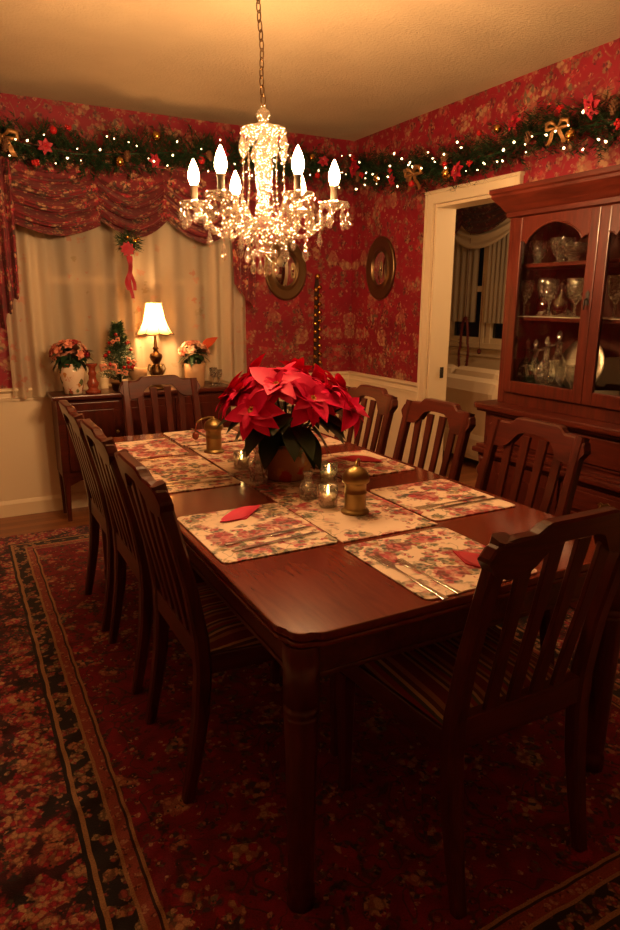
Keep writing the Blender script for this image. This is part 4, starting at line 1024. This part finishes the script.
gl = ['first cut glass goblet from left on the middle cabinet shelf', 'clear goblet between the two dark bottles on middle cabinet shelf', 'widest clear goblet right of the dark bottle on middle cabinet shelf', 'clear goblet beside the centre stile on middle cabinet shelf', 'clear goblet standing behind first dark bottle on middle cabinet shelf', 'taller clear goblet at the back of middle cabinet shelf', 'clear goblet just right of the centre stile, middle shelf', 'clear goblet at right frame edge on middle cabinet shelf', 'small clear glass before silver plate on cabinet floor', 'second small clear glass at foot of the silver plate']
shelf_set(gob, 'goblet', 'goblets in the china cabinet', gs, gl)
BT = [(.001, 0), (.040, 0), (.046, .01), (.050, .05), (.044, .09), (.020, .125), (.014, .14), (.013, .17), (.017, .172), (.016, .185), (.006, .20), (.001, .205)]
shelf_set(lath('bottle', BT, 'glass_brown'), 'bottle', 'dark bottles in the china cabinet', [(2.66, 2.455, 1.345, (.85, .85, .95)), (2.60, 2.295, 1.345, (1.1, 1.1, .85))], ['slim dark brown bottle on left of middle cabinet shelf', 'round dark brown bottle on middle cabinet shelf'])
BW = [(.001, 0), (.035, 0), (.034, .006), (.022, .012), (.05, .035), (.068, .065), (.075, .085), (.072, .085), (.062, .06), (.001, .02)]
shelf_set(lath('glass_bowl', BW, 'glass', flute=.10, fl_n=10, n=30), 'bowl', 'bowls on the top cabinet shelf', [(2.62, 2.27, 1.60, 1), (2.63, 2.50, 1.60, (.8, .8, 1.3)), (2.66, 2.38, 1.60, (.85, .85, 1.4)), (2.68, 2.17, 1.60, (.9, .9, 1.7)), (2.60, 1.93, 1.60, 1)], ['scalloped glass bowl on the top cabinet shelf, front middle', 'small cut glass bowl at left end of top cabinet shelf', 'tall sided glass bowl second from left on top shelf', 'tall glass bowl beside the centre stile on top shelf', 'glass bowl on top shelf right of centre stile'])
def decanter(mat, label, loc, s_=1, clear=False):
    t_ = thing('decanter', label, 'decanter', loc, 0, 'decanters on the cabinet floor'); t_.scale = (s_, s_, s_)
    MB().lathe([(.001, 0), (.034, 0), (.036, .006), (.026, .016), (.038, .04), (.048, .075), (.040, .11), (.018, .145), (.013, .165), (.013, .19), (.020, .20), (.018, .202), (.01, .19), (.001, .03)], 16, cap=False).done('body', mat, t_)
    MB().lathe([(.001, .198), (.010, .200), (.008, .212), (.014, .225), (.010, .242), (.001, .252)], 10, cap=False).done('stopper', 'glass', t_)
    MB().tube([(0, .018, .19), (0, .045, .185), (0, .062, .15), (0, .058, .11), (0, .044, .09)], .005, 8).done('handle', mat, t_); return t_
decanter('glass_green', 'green glass decanter with handle at left on cabinet floor', (2.63, 2.515, .985))
decanter('glass_green', 'second green glass decanter nearer the silver plate', (2.59, 2.425, .985), 1.0)
decanter('glass', 'clear glass decanter left of the silver plate in cabinet', (2.56, 2.325, .985), 1.08)
decanter('glass', 'clear glass jug decanter behind the others, beside silver plate', (2.66, 2.34, .985), 1.18)
t_ = MB(); Rm = Matrix.Translation((2.70, 2.215, .985 + .132)) @ Matrix.Rotation(radians(-78), 4, 'Y')
t_.lathe([(.001, .004), (.075, .004), (.085, .008), (.125, .018), (.130, .018), (.128, .022), (.085, .013), (.001, .010)], 36, mx=Rm, cap=False)
tag(t_.done('silver_plate', 'silver'), 'silver plate standing upright at the back of cabinet floor', 'plate')
o = MB().lathe([(.001, 0), (.06, 0), (.07, .006), (.12, .022), (.13, .026), (.128, .03), (.07, .012), (.001, .008)], 32, cap=False).done('platter', 'china', loc=(2.62, 1.955, .985)); tag(o, 'white china platter lying flat behind the middle glass door', 'plate')
o = MB().lathe([(.001, 0), (.05, 0), (.053, .004), (.05, .14), (.054, .15), (.03, .16), (.012, .168), (.016, .185), (.001, .192)], 20, cap=False).done('glass_jar', 'glass', loc=(2.72, 1.95, .985)); tag(o, 'clear lidded glass jar behind white platter in the cabinet', 'jar')
o = MB().lathe([(.001, 0), (.04, 0), (.042, .004), (.046, .16), (.044, .16), (.04, .01), (.001, .008)], 18, cap=False).done('tall_tumbler', 'glass', loc=(2.70, 1.83, .985)); tag(o, 'tall clear tumbler on cabinet floor at right frame edge', 'tumbler')

# ------------------------------------------------------------------ room beyond the doorway
SX = 5.05
struct(MB().box(3.0, SX + .1, 2.0, 7.2, -.06, 0).done('floor', 'floor')); struct(MB().box(3.0, SX + .1, 2.0, 7.2, 2.55, 2.61).done('ceiling', 'ceiling'))
WA0, WA1, WB0, WB1 = 4.95, 5.55, 5.65, 6.4
m = MB()
for y0, y1, z0, z1 in ((2.0, 4.85, 0, 2.6), (6.45, 7.2, 0, 2.6), (4.85, 6.45, 0, .98), (4.85, 6.45, 2.2, 2.6)): m.box(SX, SX + .1, y0, y1, z0, z1)
struct(m.done('wall_far', 'cream')); struct(MB().box(3.0, SX + .1, 7.2, 7.3, 0, 2.6).done('wall_end', 'cream')); struct(MB().box(3.0, SX + .1, 1.9, 2.0, 0, 2.6).done('wall_side', 'cream'))
struct(MB().box(2.99, 3.0, YB + .14, 7.2, 0, 2.6).done('wall_inner', 'cream'))
m = MB()
for y in (4.85, 5.36, 5.46, 5.98, 6.39): m.box(SX - .02, SX + .06, y, y + .07, .98, 2.2, .005)
for z in (.98, 1.52, 2.14): m.box(SX - .01, SX + .05, 4.9, 6.4, z, z + .06, .004)
m.box(SX - .07, SX, 4.78, 6.52, .93, .985, .006); m.box(SX - .02, SX, 4.8, 6.5, .84, .93, .004)
w2 = struct(m.done('window_2', 'cream')); MB().box(SX + .02, SX + .026, 4.9, 6.42, 1.0, 2.18).done('window_pane', 'night', w2)
for y0, y1, lab in ((5.55, 6.4, 'left short sheer curtain at window in room beyond the doorway'), (4.85, 5.42, 'right short sheer curtain at window in room beyond the doorway')):
    o = MB().grid(lambda u, v: (SX - .06 + .014 * sin(2 * pi * 9 * u), y0 + (y1 - y0) * u, 2.15 - .95 * v), 90, 6).done('sheer_curtain', 'sheer', normals=False); tag(o, lab, 'curtain', 'sheers in the room beyond')
va2 = thing('window_valance', 'dark floral swag valance at window seen through the doorway', 'valance', (0, 0, 0))
def swag2(y0, y1, mat, z0, de, dm, xo):
    cy, hw = (y0 + y1) / 2, (y1 - y0) / 2
    def fn(u, v):
        s_ = u * 2 - 1; b = max(0, 1 - s_ * s_); return (SX - .10 - xo - .03 * b ** .6 - .05 * b * v - .016 * b ** .6 * sin(2 * pi * 4.5 * v), cy + s_ * hw, z0 - v * (de + (dm - de) * b ** .8))
    MB().grid(fn, 30, 40).done('swag', mat, va2, normals=False)
swag2(5.05, 5.85, 'dark_valance', 2.45, .16, .36, 0); swag2(5.75, 6.5, 'dark_valance', 2.45, .18, .46, .01); swag2(4.95, 6.05, 'sofa', 2.40, .18, .45, -.03)
m = MB().box(SX - .12, SX - .002, 4.8, 6.55, 2.44, 2.46, .003).done('mounting_board', 'dark_valance', va2)
m = MB(); pts = []
for k in range(40):
    a = 2 * pi * k / 40; pts.append((SX - .14, 5.62 + .075 * sin(a) * (1.0 if cos(a) < 0 else .75), .93 + .32 * cos(a)))
m.tube(pts, .014, 8, closed=True); rr = random.Random(2)
for p in pts * 8:
    d_ = V((rr.gauss(0, 1), rr.gauss(0, 1), rr.gauss(0, 1))).normalized(); w_ = d_.orthogonal().normalized() * .004; p = V(p); m.face([m.vert(p - w_), m.vert(p + w_), m.vert(p + d_ * .042)], False)
m.tube([(SX - .14, 5.62, 1.25), (SX - .14, 5.62, 2.44)], .003, 5)
tag(m.done('tinsel_loop', 'tinsel', normals=False), 'dark red tinsel loop hanging at the window beyond doorway', 'decoration')
m = MB().tube([(SX - .09, 5.43, 1.7), (SX - .09, 5.43, .92)], .0025, 5); m.ball((SX - .09, 5.43, .90), .022, 8, 6, (1, 1, 1.4)); tag(m.done('blind_cord', 'tinsel'), 'window blind cord with dark pull in room beyond the doorway', 'cord')
sf = thing('sofa', 'cream upholstered sofa seen through the doorway', 'sofa', (4.28, 4.9, 0), 0)
MB().box(-.38, .42, -.85, .85, .06, .30, .05).done('base', 'sofa', sf)
MB().prism([(-.36, .25), (-.36, .66), (-.32, .745), (-.24, .77), (-.16, .73), (-.13, .62), (-.10, .25)], -.80, .80, 'y', .05).done('back', 'sofa', sf)
for y in (-.74, .74): MB().prism([(-.15 + .26 * 0, .25), (-.15, .50), (-.08, .58), (.0, .60), (.34, .58), (.40, .50), (.40, .25)], y - .11, y + .11, 'y', .04).done('arm', 'sofa', sf)
for y in (-.31, .31): MB().box(-.12, .42, y - .30, y + .30, .31, .45, .045).done('seat_cushion', 'sofa', sf)
for y in (-.31, .31): MB().prism([(-.14, .44), (-.15, .70), (-.12, .80), (-.06, .83), (.0, .80), (.03, .68), (.05, .46)], y - .30, y + .30, 'y', .05).done('back_cushion', 'sofa', sf)
for x in (-.3, .34):
    for y in (-.75, .75): MB().lathe([(.02, 0), (.026, .06)], 10, (x, y, 0)).done('foot', 'wz', sf)

# ------------------------------------------------------------------ world, lights, camera
w = bpy.data.worlds.new('night'); SC.world = w; w.use_nodes = True
w.node_tree.nodes['Background'].inputs[0].default_value = (.010, .008, .008, 1); w.node_tree.nodes['Background'].inputs[1].default_value = .3
ld = bpy.data.lights.new('added_room_fill', 'POINT'); ld.energy = 34; ld.color = (1, .60, .28); ld.shadow_soft_size = .12  # added fill light without a fixture, brightens the room beyond the doorway
lo = bpy.data.objects.new('added_room_fill', ld); COL.objects.link(lo); lo.location = (4.0, 3.2, 2.1)

cd = bpy.data.cameras.new('camera'); cam = bpy.data.objects.new('camera', cd); COL.objects.link(cam)
cd.sensor_fit = 'HORIZONTAL'; cd.sensor_width = 36; cd.lens = 36 * 656.4 / 620; cd.clip_start = .02
yaw, pitch, roll = radians(28.195), radians(14.05), radians(.312)
F = V((sin(yaw) * cos(pitch), cos(yaw) * cos(pitch), -sin(pitch))); r0 = V((cos(yaw), -sin(yaw), 0)); u0 = r0.cross(F)
r_ = r0 * cos(roll) + u0 * sin(roll); u_ = -r0 * sin(roll) + u0 * cos(roll)
cam.matrix_world = Matrix(((r_.x, u_.x, -F.x, 0), (r_.y, u_.y, -F.y, 0), (r_.z, u_.z, -F.z, 1.4173), (0, 0, 0, 1)))
SC.camera = cam
vs = SC.view_settings; SC.display_settings.display_device = 'sRGB'
vs.view_transform = 'Standard'; vs.look = 'None'; vs.gamma = 1; vs.exposure = 0; vs.use_curve_mapping = False
